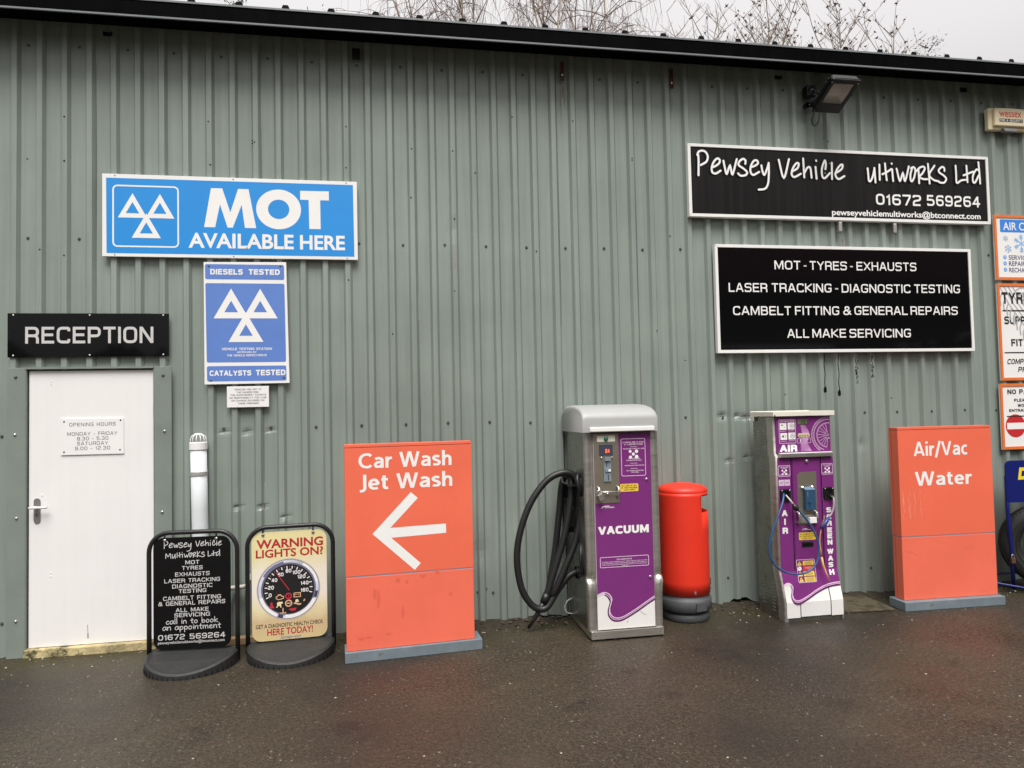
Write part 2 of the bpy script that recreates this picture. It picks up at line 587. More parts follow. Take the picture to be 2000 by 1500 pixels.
# ------------------------------------------------------------------ materials shared
WHITE = M("white_paint", (.80, .79, .77), .45, var=.03, vscale=3)
DOORW = M("door_paint", (.80, .785, .77), .38, var=.025, vscale=2.2, streak=.015, dirt=((.60, .56, .50), .72, 5))
WALL = M("green_sheet", (.240, .279, .248), .36, var=.10, vscale=.9, streak=.10, bump=.06, bscale=3.0, rvar=.08)
TRIMG = M("green_flashing", (.20, .232, .205), .40, var=.12, vscale=3, bump=.1, bscale=4, dirt=((.33, .31, .25), .66, 6))
GUTTER = M("dark_gutter", (.0022, .0022, .0023), .5, spec=.012, var=.3, vscale=5, streak=.25)
LIP = M("gutter_edge", (.17, .185, .195), .40, var=.1, vscale=4)
ROOFP = M("pale_roof_sheet", (.52, .51, .49), .5, var=.1)
BLACKF = M("black_filler", (.006, .006, .006), .7, spec=.08)
SOFFIT = M("soffit", (.012, .012, .011), .7, spec=.1)
STEEL = M("screw_metal", (.085, .095, .088), .45, metal=.2)
BRIGHT = M("bright_metal", (.62, .61, .58), .28, metal=.9, var=.08, vscale=20)
RUST = M("rusty_steel", (.11, .045, .022), .75, var=.4, vscale=30)
BLACKM = M("black_metal", (.012, .012, .013), .38, var=.15, vscale=15)
GLOSSB = M("gloss_black_panel", (.004, .004, .0045), .045, spec=.32, bump=.006, bscale=2.0)
SATINB = M("satin_black_panel", (.0125, .0118, .0116), .28, spec=.16, streak=.35, bump=.01, bscale=3)
ALU = M("white_aluminium", (.80, .79, .77), .35, var=.03, vscale=6)
VINYL = M("white_vinyl", (.82, .81, .79), .4, var=.03, vscale=5)
SILV = M("silver_vinyl", (.56, .55, .54), .4, var=.05)
PRINTB = M("black_print", (.015, .015, .016), .5)
GREYP = M("grey_print", (.16, .16, .17), .5)

# ------------------------------------------------------------------ ground
def ground():
    m = bpy.data.materials.new("wet_asphalt")
    m.use_nodes = True
    t = m.node_tree
    L = t.links.new
    b = t.nodes["Principled BSDF"]
    co = t.nodes.new("ShaderNodeTexCoord")
    def noise(sc, det=6, ro=.6):
        n = t.nodes.new("ShaderNodeTexNoise")
        n.inputs["Scale"].default_value = sc; n.inputs["Detail"].default_value = det; n.inputs["Roughness"].default_value = ro
        L(co.outputs["Object"], n.inputs["Vector"])
        return n.outputs["Fac"]
    def rng(sock, a, b2, c, d):
        r = t.nodes.new("ShaderNodeMapRange")
        for k, v in zip(("From Min", "From Max", "To Min", "To Max"), (a, b2, c, d)):
            r.inputs[k].default_value = v
        L(sock, r.inputs[0])
        return r.outputs[0]
    def mix(f, a, c, mode='MIX'):
        x = t.nodes.new("ShaderNodeMixRGB"); x.blend_type = mode
        for k, v in enumerate((f, a, c)):
            if hasattr(v, "links"):
                L(v, x.inputs[k])
            else:
                x.inputs[k].default_value = v if k == 0 else (*v, 1)
        return x.outputs[0]
    def math2(op, a, c):
        x = t.nodes.new("ShaderNodeMath"); x.operation = op; x.use_clamp = True
        for k, v in enumerate((a, c)):
            if hasattr(v, "links"):
                L(v, x.inputs[k])
            else:
                x.inputs[k].default_value = v
        return x.outputs[0]
    base = mix(rng(noise(1.1, 8, .65), .32, .68, 0, 1), (.025, .0187, .0122), (.058, .0435, .0285))
    base = mix(rng(noise(42, 4, .7), .44, .70, 0, .75), base, (.098, .074, .049), 'MIX')
    base = mix(rng(noise(60, 4, .75), .50, .68, 0, .72), base, (.006, .0045, .003))
    stain = rng(noise(.55, 5, .55), .50, .64, 0, .62)
    base = mix(stain, base, (.0125, .0112, .0108))
    base = mix(rng(noise(2.3, 6, .6), .60, .72, 0, .55), base, (.008, .0075, .0078))
    worn = rng(noise(1.7, 6, .7), .55, .72, 0, .5)
    base = mix(worn, base, (.070, .054, .037))
    # pale aggregate, thick in some places and thin in others
    dens = rng(noise(1.5, 5, .65), .38, .62, .12, 1)
    for sc, thr, col in ((75, .965, (.20, .175, .14)), (50, .9925, (.36, .33, .27)), (125, .88, (.11, .095, .075))):
        v = t.nodes.new("ShaderNodeTexVoronoi")
        v.inputs["Scale"].default_value = sc
        L(co.outputs["Object"], v.inputs["Vector"])
        sx = t.nodes.new("ShaderNodeSeparateColor")
        L(v.outputs["Color"], sx.inputs[0])
        pick = rng(sx.outputs[0], thr, thr + .01, 0, 1)
        near = rng(v.outputs["Distance"], .28, .42, 1, 0)
        base = mix(math2('MULTIPLY', math2('MULTIPLY', pick, near), dens), base, col)
    # soil and moss washed up along the foot of the wall
    sp = t.nodes.new("ShaderNodeSeparateXYZ")
    L(co.outputs["Object"], sp.inputs[0])
    wob = rng(noise(2.6, 6, .65), .2, .8, -.28, .28)
    ad = t.nodes.new("ShaderNodeMath"); ad.operation = 'ADD'
    L(sp.outputs["Y"], ad.inputs[0]); L(wob, ad.inputs[1])
    strip = rng(ad.outputs[0], -.52, -.16, 0, .9)
    soil = mix(rng(noise(14, 8, .7), .4, .62, 0, 1), (.030, .022, .012), (.036, .036, .012))
    soil = mix(rng(noise(90, 3, .7), .5, .72, 0, .9), soil, (.085, .066, .042))
    base = mix(strip, base, soil)
    L(base, b.inputs["Base Color"])
    wet = rng(noise(.9, 5, .6), .35, .65, .33, .56)
    fine = rng(noise(70, 3, .6), .3, .7, -.06, .06)
    ad2 = t.nodes.new("ShaderNodeMath"); ad2.operation = 'ADD'
    L(wet, ad2.inputs[0]); L(fine, ad2.inputs[1])
    L(ad2.outputs[0], b.inputs["Roughness"])
    b.inputs["Specular IOR Level"].default_value = .34
    bp = t.nodes.new("ShaderNodeBump")
    bp.inputs["Strength"].default_value = .8; bp.inputs["Distance"].default_value = .006
    L(noise(85, 5, .7), bp.inputs["Height"])
    bp2 = t.nodes.new("ShaderNodeBump")
    bp2.inputs["Strength"].default_value = .25; bp2.inputs["Distance"].default_value = .03
    L(noise(5, 4, .5), bp2.inputs["Height"]); L(bp.outputs[0], bp2.inputs["Normal"])
    L(bp2.outputs[0], b.inputs["Normal"])
    g = MB()
    g.add([(-220, -220, 0), (220, -220, 0), (220, 220, 0), (-220, 220, 0)], [(0, 1, 2, 3)], m)
    o = g.build("ground")
    o["kind"] = "structure"
    o["label"] = "damp dark brown asphalt forecourt with pale flecks"
ground()

def scatter():
    g = MB()
    m1 = M("pale_stone", (.34, .31, .26), .8, var=.3, vscale=60)
    m2 = M("brown_leaf_bit", (.10, .065, .035), .8, var=.3, vscale=60)
    m3 = M("dark_stone", (.10, .09, .075), .8, var=.3, vscale=60)
    for i in range(1500):
        x = rnd.uniform(-.6, 8.6)
        if rnd.random() < .72:
            y = -abs(rnd.gauss(0, .22)) - .01
        else:
            y = rnd.uniform(-2.9, -.3)
        s = rnd.uniform(.0025, .0065) * (1.35 if rnd.random() < .06 else 1)
        k = rnd.randint(4, 6)
        a0 = rnd.random() * 6
        vs = [(x, y, s * .9)]
        for j in range(k):
            a = a0 + 2 * pi * j / k
            q = s * rnd.uniform(.8, 1.5)
            vs.append((x + q * cos(a), y + q * sin(a), .0008))
        g.add(vs, [(0, 1 + j, 1 + (j + 1) % k) for j in range(k)], rnd.choice((m1, m2, m3, m3)))
    for i in range(190):
        # curled leaf scraps and clods caught along the wall foot
        x = rnd.choice((rnd.uniform(1.1, 8.4), rnd.uniform(3.2, 6.6)))
        y = -abs(rnd.gauss(.02, .10)) - .02
        s = rnd.uniform(.008, .018)
        a0 = rnd.random() * 6
        vs = [(x + s * cos(a0 + t) * k, y + s * sin(a0 + t) * k, .012 + s * rnd.uniform(.05, .7)) for t, k in ((0, 1.5), (1.3, .7), (2.4, .9), (pi, 1.3), (4.1, .8), (5.2, .7))]
        g.add(vs, [(0, 1, 2), (0, 2, 3), (0, 3, 4), (0, 4, 5)], rnd.choice((m2, m2, m3, M("dark_leaf_bit", (.045, .030, .016), .8))))
    o = g.build("gravel")
    o["kind"] = "stuff"
    o["label"] = "small loose stones and leaf bits on the asphalt"
scatter()

def verge():
    g = MB()
    m = M("wet_soil", (.030, .022, .012), .8, var=.5, vscale=20, bump=1.0, bscale=70, dirt=((.085, .066, .042), .60, 60))
    q = random.Random(31)
    xs = [3.20 + .045 * i for i in range(118)]
    ph = [q.uniform(0, 6) for _ in range(6)]
    vs, fs = [], []
    K = 9
    for x in xs:
        wd = .15 + .05 * sin(x * 2.3 + ph[0]) + .04 * sin(x * 6.1 + ph[1])
        hb = .020 + .010 * sin(x * 3.7 + ph[2]) + .006 * sin(x * 11 + ph[3])
        for k in range(K):
            u = k / (K - 1)
            vs.append((x, .035 - u * (wd + .035), max(-.003, hb * (1 - u) ** .8 + q.uniform(-.0035, .0035) - (.004 if k == K - 1 else 0))))
    for i in range(len(xs) - 1):
        for k in range(K - 1):
            fs.append((i * K + k, i * K + k + 1, (i + 1) * K + k + 1, (i + 1) * K + k))
    g.add(vs, fs, m, True)
    o = g.build("dirt")
    o["kind"] = "stuff"
    o["label"] = "low drift of wet soil washed against the wall foot"
verge()

def patch():
    g = MB()
    c = M("old_concrete", (.085, .066, .036), .85, var=.4, vscale=9, bump=.9, bscale=40, dirt=((.030, .026, .013), .46, 9))
    pts = [(6.14, -.46), (6.36, -.48), (6.60, -.50), (6.62, -.36), (6.63, -.05), (6.2, -.05), (6.12, -.2)]
    g.prism(pts, 'z', .001, .018, c)
    o = g.build("concrete_path", bevel=.006)
    o["kind"] = "structure"
    o["label"] = "mossy bit of concrete apron by the wall foot"
patch()

# ------------------------------------------------------------------ garage
garage = thing("metal_garage", "long green corrugated metal garage with a black eaves gutter and white door", "building", (0, 0, 0))
RX = {0: -.001, 1: .166, 2: .331, 3: .499, 4: .664, 5: .83, 6: .996, 7: 1.163, 8: 1.33, 9: 1.498, 10: 1.665, 11: 1.831, 12: 2.003, 13: 2.169, 14: 2.338, 15: 2.506, 16: 2.673, 17: 2.84, 18: 3.004, 19: 3.169, 20: 3.336, 21: 3.506, 22: 3.67, 23: 3.834, 24: 3.998, 25: 4.165, 26: 4.328, 27: 4.498, 28: 4.663, 29: 4.828, 30: 4.994, 31: 5.161, 32: 5.331, 33: 5.496, 34: 5.664, 35: 5.83, 36: 5.996, 37: 6.168, 38: 6.338, 39: 6.496, 40: 6.665, 41: 6.829, 42: 6.995, 43: 7.162, 44: 7.335, 45: 7.505, 46: 7.673, 47: 7.842, 48: 8.005}
def ribx(i):
    return RX.get(i, i / 6.0)
DENTS = [(1.526, .987, .016, .022, .016), (1.698, .983, .016, .022, .016), (1.863, .899, .014, .022, .016),
         (1.60, 1.545, .012, .03, .022), (1.447, 1.552, .012, .03, .016), (1.776, 1.556, .010, .03, .014),
         (5.43, 1.575, .018, .04, .028), (5.56, 1.57, .020, .03, .022), (5.65, 1.56, .018, .035, .022),
         (5.475, 1.20, .014, .025, .018), (5.648, 1.223, .012, .025, .018), (3.178, 3.108, .010, .02, .02),
         (6.72, 1.30, .012, .04, .05), (2.5, .75, .010, .06, .10), (3.35, .55, .012, .05, .09), (2.36, 2.0, .006, .04, .3)]
DX0, DX1, DZ1 = .108, .952, 2.026
def cladding():
    g = MB()
    cols = []
    for i in range(-24, 72):
        x = ribx(i)
        cols += [(x - .017, 0), (x, -.030), (x + .018, -.0305), (x + .036, -.030), (x + .053, 0), (x + .10, .0)]
    cols.append((DX0, 0)); cols.append((DX1, 0))
    cols.sort()
    zs = []
    z = .012
    while z < 4.60:
        zs.append(z)
        z += .05 if z < .8 else (.018 if z < 1.66 else .12)
    zs += [DZ1, 4.60]
    zs.sort()
    n = len(cols)
    vs = []
    for z in zs:
        for x, y in cols:
            yy = y
            for dx, dz, a, sx, sz in DENTS:
                q = ((x - dx) / sx) ** 2 + ((z - dz) / sz) ** 2
                if q < 9:
                    yy += a * math.exp(-q)
            zz = z
            if z < .013:
                zz += .012 * sin(x * 5.1) + .01 * sin(x * 13.7) + (.03 if 5.47 < x < 5.60 else 0)
            yy += .0012 * sin(x * 1.7 + z * 2.1) + .0010 * sin(z * 3.9 + x * .6)
            vs.append((x, yy, zz))
    fs = []
    for j in range(len(zs) - 1):
        for i in range(n - 1):
            xm, zm = (cols[i][0] + cols[i + 1][0]) / 2, (zs[j] + zs[j + 1]) / 2
            if DX0 < xm < DX1 and zm < DZ1:
                continue
            fs.append((j * n + i, j * n + i + 1, (j + 1) * n + i + 1, (j + 1) * n + i))
    g.add(vs, fs, WALL)
    # side laps between sheets
    for i in (3, 10, 17, 24, 28, 35, 41, 48):
        x = ribx(i) + .0545
        g.box(x, x + .0022, -.0016, .0005, .05, 4.52, STEEL)
    # fixing screws with washers, in every second trough
    def screw(x, z, y=0.0, r=.0092, mt=STEEL):
        g.lathe([(0, .0), (r * 1.25, .0), (r * 1.25, .003), (r * .72, .0032), (r * .66, .009), (0, .0095)][::-1], mt, 8, (x, y, z), 'y', smooth=False)
    for i in range(-6, 56, 2):
        xs = ribx(i) + .103 + rnd.uniform(-.006, .006)
        for z in (4.414, 2.993, 1.571, .22):
            if z < 2.1 and -.05 < xs < 1.12:
                continue
            if rnd.random() < (.7 if z < .3 else .05):
                continue
            screw(xs, z + rnd.uniform(-.008, .008))
    for x, z in ((-.065, 1.56), (-.06, .24), (3.32, .24), (3.385, .26)):
        screw(x, z, 0)
    # pin holes left by older signs
    dk = BLACKF
    for x, z in ((.35, 3.882), (.35, 3.556), (1.343, 3.893), (1.659, 3.762), (1.659, 3.74), (1.675, 3.75), (2.357, 3.903), (2.353, 3.579), (.107, 3.558),
                 (1.355, 3.565), (2.861, 3.75), (3.185, 3.747), (3.363, 3.576), (3.674, 4.047), (4.18, 4.038), (4.685, 3.746), (4.685, 3.73),
                 (2.36, 2.7), (2.85, 3.36), (3.19, 3.2), (5.0, 3.1), (4.86, 2.3), (5.1, 2.05), (.19, 2.9), (.35, 2.86), (6.46, 4.0), (6.5, 3.97), (6.0, 1.75), (7.02, 1.7), (2.69, 2.28), (3.18, 2.62), (3.85, 2.95)):
        g.lathe([(.006, 0), (.0058, .0012), (0, .0014)], dk, 7, (x, -.0312, z), 'y', smooth=False)
    # soot runs below the large services sign
    for x, z0, z1 in ((6.380, 1.77, 2.09), (6.514, 1.74, 2.09)):
        pts = [(x + .004 * sin(z * 40), z) for z in [z1 + (z0 - z1) * k / 9 for k in range(10)]]
        g.ribbon(pts, .007, .0325, dk)
        g.poly([(x + .017 * cos(a) * (1 if sin(a) > 0 else .8), z0 + .02 * sin(a) * (2.2 if sin(a) > 0 else .7)) for a in [2 * pi * k / 9 for k in range(9)]], .0327, dk)
    for x, z0, z1 in ((6.690, 1.83, 2.07), (6.845, 1.88, 2.10)):
        for k in range(26):
            z = rnd.uniform(z0, z1)
            xx = x + rnd.uniform(-.011, .011)
            w = rnd.uniform(.003, .007)
            g.ribbon([(xx, z), (xx + rnd.uniform(-.006, .006), z - rnd.uniform(.006, .022))], w, .0320 + k * .00006, dk)
    # pale and rusty run-off below the two rusted gutter brackets and under sign corners
    for x, z1, z0, mt in ((4.095, 4.37, 3.95, "pale_runoff"), (4.106, 4.37, 4.18, "rust_runoff"), (5.050, 4.36, 4.10, "rust_runoff"), (5.56, 4.36, 4.22, "pale_runoff"), (3.185, 2.98, 2.70, "pale_runoff"), (6.60, 3.14, 3.04, "rust_runoff")):
        col = (.30, .285, .235) if mt == "pale_runoff" else (.16, .105, .065)
        m_ = M(mt, col, .6, var=.2, vscale=30)
        for k in range(7):
            xx = x + rnd.uniform(-.010, .010)
            a = rnd.uniform(0, .4)
            b = rnd.uniform(a + .2, 1)
            g.ribbon([(xx, z1 + (z0 - z1) * a), (xx + rnd.uniform(-.002, .002), z1 + (z0 - z1) * b)], rnd.uniform(.0012, .0035), .0322 + k * .00008, m_, 'butt')
    g.build("wall", garage)
cladding()

def eaves():
    x0, x1 = -5.0, 14.0
    g = MB()
    # gutter: pressed box section hung well clear of the wall
    prof = [(-.300, 4.526), (-.296, 4.642), (-.286, 4.642), (-.286, 4.542), (-.150, 4.542), (-.150, 4.632), (-.140, 4.632), (-.140, 4.526)]
    g.prism(prof, 'x', x0, x1, GUTTER)
    g.build("gutter", garage)
    g = MB()
    g.prism([(-.304, 4.516), (-.304, 4.528), (-.3005, 4.528), (-.3005, 4.524), (-.29, 4.524), (-.29, 4.516)], 'x', x0, x1, LIP)
    g.prism([(-.302, 4.639), (-.302, 4.653), (-.278, 4.653), (-.278, 4.6445), (-.297, 4.6445), (-.297, 4.639)], 'x', x0, x1, LIP)
    g.build("gutter_edge_trim", garage)
    # roof sheet: shallow pitch, trapezoid ribs, black foam fillers in the rib ends
    g = MB()
    sl = math.tan(radians(6))
    def zr(y, h):
        return 4.663 + (y + .27) * sl + h
    cols = []
    k0 = -18
    for k in range(k0, 36):
        x = 2.601 + .3278 * k
        cols += [(x - .034, 0), (x - .020, .034), (x + .020, .034), (x + .034, 0)]
    ys = (-.265, 4.0, 9.0)
    vs = [(x, y, zr(y, h)) for y in ys for x, h in cols]
    n = len(cols)
    fs = [(j * n + i, j * n + i + 1, (j + 1) * n + i + 1, (j + 1) * n + i) for j in range(2) for i in range(n - 1)]
    g.add(vs, fs, ROOFP)
    for k in range(k0, 36):
        x = 2.601 + .3278 * k
        a = [(x - .029, zr(-.265, -.012)), (x + .029, zr(-.265, -.012)), (x + .025, zr(-.265, .022)), (x + .017, zr(-.265, .036)), (x - .017, zr(-.265, .036)), (x - .025, zr(-.265, .022))]
        g.prism(a, 'y', -.268, -.240, BLACKF)
    g.build("roof", garage)
    # end and rear walls keep the daylight out
    g = MB()
    g.box(-5.0, -4.96, 0.005, 8.9, 0, 4.66, WALL)
    g.box(13.96, 14.0, 0.005, 8.9, 0, 4.66, WALL)
    g.box(-5.0, 14.0, 8.9, 8.95, 0, 5.6, WALL)
    g.build("rear_wall", garage)
    for x, zb, rusty in ((.646, 4.50, 0), (2.441, 4.44, 0), (4.100, 4.372, 1), (5.052, 4.362, 1), (6.04, 4.50, 0), (7.884, 4.49, 0)):
        g = MB()
        mt = RUST if rusty else BLACKM
        w = .014 if rusty else .030
        g.box(x - w, x - w + .006, -.0480, -.030, zb, 4.529, mt)
        g.box(x + w - .006, x + w, -.0480, -.030, zb, 4.529, mt)
        g.box(x - w + .006, x + w - .006, -.036, -.030, zb, 4.529, mt)
        if rusty:
            g.lathe([(.009, 0), (.009, .008), (0, .009)], BRIGHT, 8, (x, -.036, zb + .045), 'y', smooth=False)
        g.build("gutter_bracket", garage)
eaves()

def doorway():
    # jamb flashings, one each side, and a drip strip over the head
    for (a, b, zb) in ((-.015, .104, .0), (.958, 1.078, .03)):
        g = MB()
        g.box(a, b, -.039, -.0325, zb, 2.045, TRIMG)
        inner = b if a < .5 else a
        s = -1 if a < .5 else 1
        g.box(min(inner, inner - s * .006), max(inner, inner - s * .006), -.0390, .06, zb, 2.045, TRIMG)
        mid = (a + b) / 2
        for z in (1.98, 1.57, .98, .26):
            xo = mid + rnd.uniform(-.012, .012)
            g.lathe([(.011, 0), (.0105, .004), (.006, .009), (0, .010)], BRIGHT if z < 1.8 else STEEL, 9, (xo, -.039, z), 'y')
        g.build("door_trim", garage, bevel=.002)
    g = MB()
    g.box(.105, .957, -.045, .05, 2.034, 2.048, TRIMG)
    g.build("door_lintel", garage)
    g = MB()
    g.box(.105, .957, .032, .06, .0, 2.034, BLACKF)
    g.build("door_recess", garage)
    g = MB()
    g.box(.1185, .948, -.018, .026, .060, 2.022, DOORW)
    # two pairs of old fixing plugs and a scuff
    for x, z in ((.262, 1.945), (.262, 1.925), (.262, .58), (.262, .555), (.205, 1.137), (.205, 1.128)):
        g.lathe([(.006, 0), (.005, .003), (0, .003)], DOORW, 8, (x, -.018, z), 'y')
    sc = M("door_scuff", (.36, .32, .28), .6)
    g.ribbon([(.502, .195), (.504, .16), (.506, .125)], .005, .0184, sc)
    g.ribbon([(.505, .135), (.505, .105)], .010, .0186, sc)
    d = g.build("door", garage, bevel=.003)
    g = MB()
    plate = M("grey_door_plate", (.24, .225, .215), .4, metal=.4)
    g.prism(rr(.1525, .1945, .936, 1.113, .0205), 'y', -.0181, -.025, plate)
    g.tube([(.173, -.025, 1.052), (.173, -.062, 1.052)], .009, BRIGHT, 10)
    g.tube([(.139, -.064, 1.050), (.165, -.066, 1.051), (.258, -.066, 1.050)], [.008, .0095, .0085], WHITE, 10)
    g.box(.170, .176, -.0256, -.0251, .985, 1.003, BLACKF)
    g.build("handle", d)
    for z in (1.72,):
        g = MB()
        g.tube([(.9525, -.022, z - .05), (.9525, -.022, z + .05)], .006, STEEL, 8)
        g.build("hinge", d)
    g = MB()
    mossy = M("mossy_step", (.44, .36, .19), .85, var=.35, vscale=7, bump=.9, bscale=30, dirt=((.06, .055, .02), .50, 9))
    pts = [(.098, -.052), (.3, -.058), (.55, -.062), (.8, -.055), (.97, -.05), (.97, .02), (.098, .02)]
    g.prism(pts, 'z', -.01, .057, mossy)
    g.build("doorstep", garage, bevel=.008)
doorway()

# ------------------------------------------------------------------ signs on the wall
def screws(g, pts, d, mt=None, r=.006):
    for x, z in pts:
        g.lathe([(r, 0), (r * .9, .002), (0, .0032)], mt or BRIGHT, 8, (x, -d, z), 'y', smooth=False)

def triangles(g, cx, cz, w, h, off, dz, d, mw, mb, k=.45, q=.20):
    """Three hollow triangles joined in the middle (testing station mark)."""
    pos = ((cx - off, cz), (cx + off, cz), (cx, cz - dz))
    for ax, az in pos:
        g.poly([(ax - w, az), (ax + w, az), (ax, az + h)], d, mw)
        d += .0002
    d += .0003
    for ax, az in pos:
        g.poly([(ax - w * k, az + h * q), (ax + w * k, az + h * q), (ax, az + h * (q + k))], d, mb)

def mot_sign():
    t = thing("blue_sign", "wide blue sign with white letters MOT AVAILABLE HERE", "sign", (.613, -.031, 2.853))
    W, H = 1.821, .610
    blue = M("sky_blue_print", (.014, .255, .68), .42, var=.03, vscale=2)
    g = MB(); g.box(0, W, -.022, 0, 0, H, WHITE)
    screws(g, [(x, z) for x in (.085, .91, 1.74) for z in (.012, H - .012)], .022, STEEL, .005)
    g.build("panel", t, bevel=.0015)
    D = .0225
    g = MB(); g.poly([(.030, .024), (W - .026, .024), (W - .030, H - .026), (.027, H - .030)], D, blue); g.build("blue_field", t)
    g = MB()
    g.rrline(.069, .526, .070, .530, .035, .011, D + .0006, VINYL)
    triangles(g, .3005, .288, .100, .182, .094, .149, D + .0006, VINYL, blue, .45, .19)
    g.build("emblem", t)
    g = MB()
    d = D + .0006
    # heavy geometric capitals: M, O, T
    g.poly([(.702, .230), (.780, .230), (.815, .405), (.868, .230), (.905, .230), (.970, .405), (.992, .230), (1.073, .230), (1.020, .526), (.945, .526), (.888, .345), (.832, .526), (.752, .526)], d, VINYL)
    g.ring([(1.2375 + .1635 * cos(a), .378 + .1525 * sin(a)) for a in [2 * pi * k / 48 for k in range(48)]],
           [(1.2375 + .078 * cos(a), .378 + .0745 * sin(a)) for a in [2 * pi * k / 48 for k in range(48)]], d, VINYL)
    g.poly([(1.396, .457), (1.458, .457), (1.461, .233), (1.545, .233), (1.544, .457), (1.609, .457), (1.609, .528), (1.396, .526)], d, VINYL)
    g.build("lettering", t); g = MB()
    humanist(g, "AVAILABLE", .592, 1.345, .073, .112, d, VINYL, .026)
    humanist(g, "HERE", 1.391, 1.725, .073, .112, d, VINYL, .026)
    g.build("lettering", t)
mot_sign()

def tested_sign():
    t = thing("testing_station_sign", "tall blue and white sign reading DIESELS TESTED and CATALYSTS TESTED", "sign", (1.31, -.031, 1.906), 0)
    blue = M("royal_blue_print", (.110, .215, .560), .38, var=.05, vscale=4)
    g = MB()
    g.prism([(0, 0), (.606, .003), (.590, .922), (-.002, .915)], 'y', -.018, 0, WHITE)
    screws(g, [(.035, .885), (.548, .892), (.045, .03), (.565, .045)], .0188, STEEL, .009)
    g.build("panel", t, bevel=.0015)
    D = .0185
    g = MB()
    def skew(f):
        o = len(g.v); f()
        g.v[o:] = [(x + .012 * (.9 - z) - .004, y, z) for x, y, z in g.v[o:]]
    skew(lambda: g.rrect(.012, .578, .786, .900, .012, D, blue))
    skew(lambda: g.rrect(.012, .578, .163, .757, .012, D, blue))
    skew(lambda: g.rrect(.012, .578, .022, .136, .012, D, blue))
    g.build("blue_field", t)
    g = MB()
    triangles(g, .2955, .493, .1250, .224, .104, .178, D + .0006, VINYL, blue, .385, .21)
    g.build("emblem", t)
    g = MB()
    d = D + .0007
    square(g, "DIESELS", .045, .276, .822, .042, d, VINYL, .235, .5)
    square(g, "TESTED", .318, .543, .824, .042, d, VINYL, .235, .5)
    g.build("lettering", t); g = MB()
    square(g, "CATALYSTS", .036, .331, .063, .040, d, VINYL, .235, .5)
    square(g, "TESTED", .364, .577, .063, .042, d, VINYL, .235, .5)
    g.build("lettering", t); g = MB()
    square(g, "VEHICLE TESTING STATION", .123, .481, .254, .0185, d, VINYL, .19, .5)
    square(g, "APPROVED BY", .231, .370, .232, .0125, d, VINYL, .19, .5)
    square(g, "THE VEHICLE INSPECTORATE", .159, .444, .2075, .0150, d, VINYL, .19, .5)
    g.build("lettering", t)
tested_sign()

def notice_sign():
    t = thing("small_notice", "small white notice of six grey lines beneath the tall testing station sign", "notice", (1.465, -.031, 1.732))
    g = MB(); g.box(0, .300, -.014, 0, 0, .157, WHITE); g.build("panel", t, bevel=.002)
    g = MB()
    for s, a, b, z in (("VEHICLES ARE LEFT AT", .055, .248, .127), ("THE OWNERS RISK.", .069, .230, .106), ("THE MANAGEMENT ACCEPTS", .025, .281, .086),
                       ("NO RESPONSIBILITY FOR LOSS", .018, .283, .065), ("OR DAMAGE INCURRED ON", .032, .267, .044), ("THESE PREMISES", .076, .227, .023)):
        square(g, s, a, b, z, .0125, .0146, GREYP, .17, .3)
    g.build("lettering", t)
notice_sign()

def reception_sign():
    t = thing("reception_sign", "glossy black sign reading RECEPTION above the white door", "sign", (-.012, -.031, 2.120))
    g = MB(); g.box(0, 1.074, -.012, 0, 0, .316, GLOSSB)
    screws(g, [(x, z) for x in (.037, .538, 1.036) for z in (.013, .303)], .012, WHITE, .006)
    g.build("panel", t, bevel=.0015)
    g = MB(); square(g, "RECEPTION", .115, .968, .098, .120, .0127, SILV, .165, .26, .15); g.build("lettering", t)
reception_sign()

def hours_sign():
    t = thing("opening_hours_plate", "small white opening hours plate screwed on the white door", "sign", (.330, -.0182, 1.414))
    g = MB(); g.prism([(0, 0), (.418, -.001), (.416, .258), (-.002, .262)], 'y', -.008, 0, WHITE)
    screws(g, [(.020, .240), (.396, .243), (.020, .022), (.392, .028)], .008, BLACKM, .0062)
    g.build("panel", t, bevel=.001)
    g = MB()
    for s, a, b, z in (("OPENING HOURS", .054, .363, .205), ("MONDAY - FRIDAY", .041, .374, .138), ("8.30 - 5.30", .106, .314, .103), ("SATURDAY", .106, .312, .068), ("9.00 - 12.30", .092, .326, .033)):
        square(g, s, a, b, z, .0255, .0086, GREYP, .14, .28, .22)
    g.build("lettering", t)
hours_sign()

def framed(t, W, H, depth, fw, panel):
    """Boxed sign: black face in a mitred pale aluminium frame."""
    g = MB(); g.box(fw * .6, W - fw * .6, -depth + .008, 0, fw * .6, H - fw * .6, panel); g.build("panel", t)
    g = MB()
    a = [(0, 0), (W, 0), (W, H), (0, H)]
    b = [(fw, fw), (W - fw, fw), (W - fw, H - fw), (fw, H - fw)]
    gap = .0012
    for i in range(4):
        j = (i + 1) % 4
        q = [a[i], a[j], b[j], b[i]]
        cx, cz = sum(p[0] for p in q) / 4, sum(p[1] for p in q) / 4
        dx, dz = (a[j][0] - a[i][0]), (a[j][1] - a[i][1])
        l = math.hypot(dx, dz)
        q = [(p[0] - dx / l * gap * (1 if (p[0] - cx) * dx + (p[1] - cz) * dz > 0 else -1),
              p[1] - dz / l * gap * (1 if (p[0] - cx) * dx + (p[1] - cz) * dz > 0 else -1)) for p in q]
        g.prism(q, 'y', -depth, 0, ALU)
    g.build("frame", t, bevel=.0015)

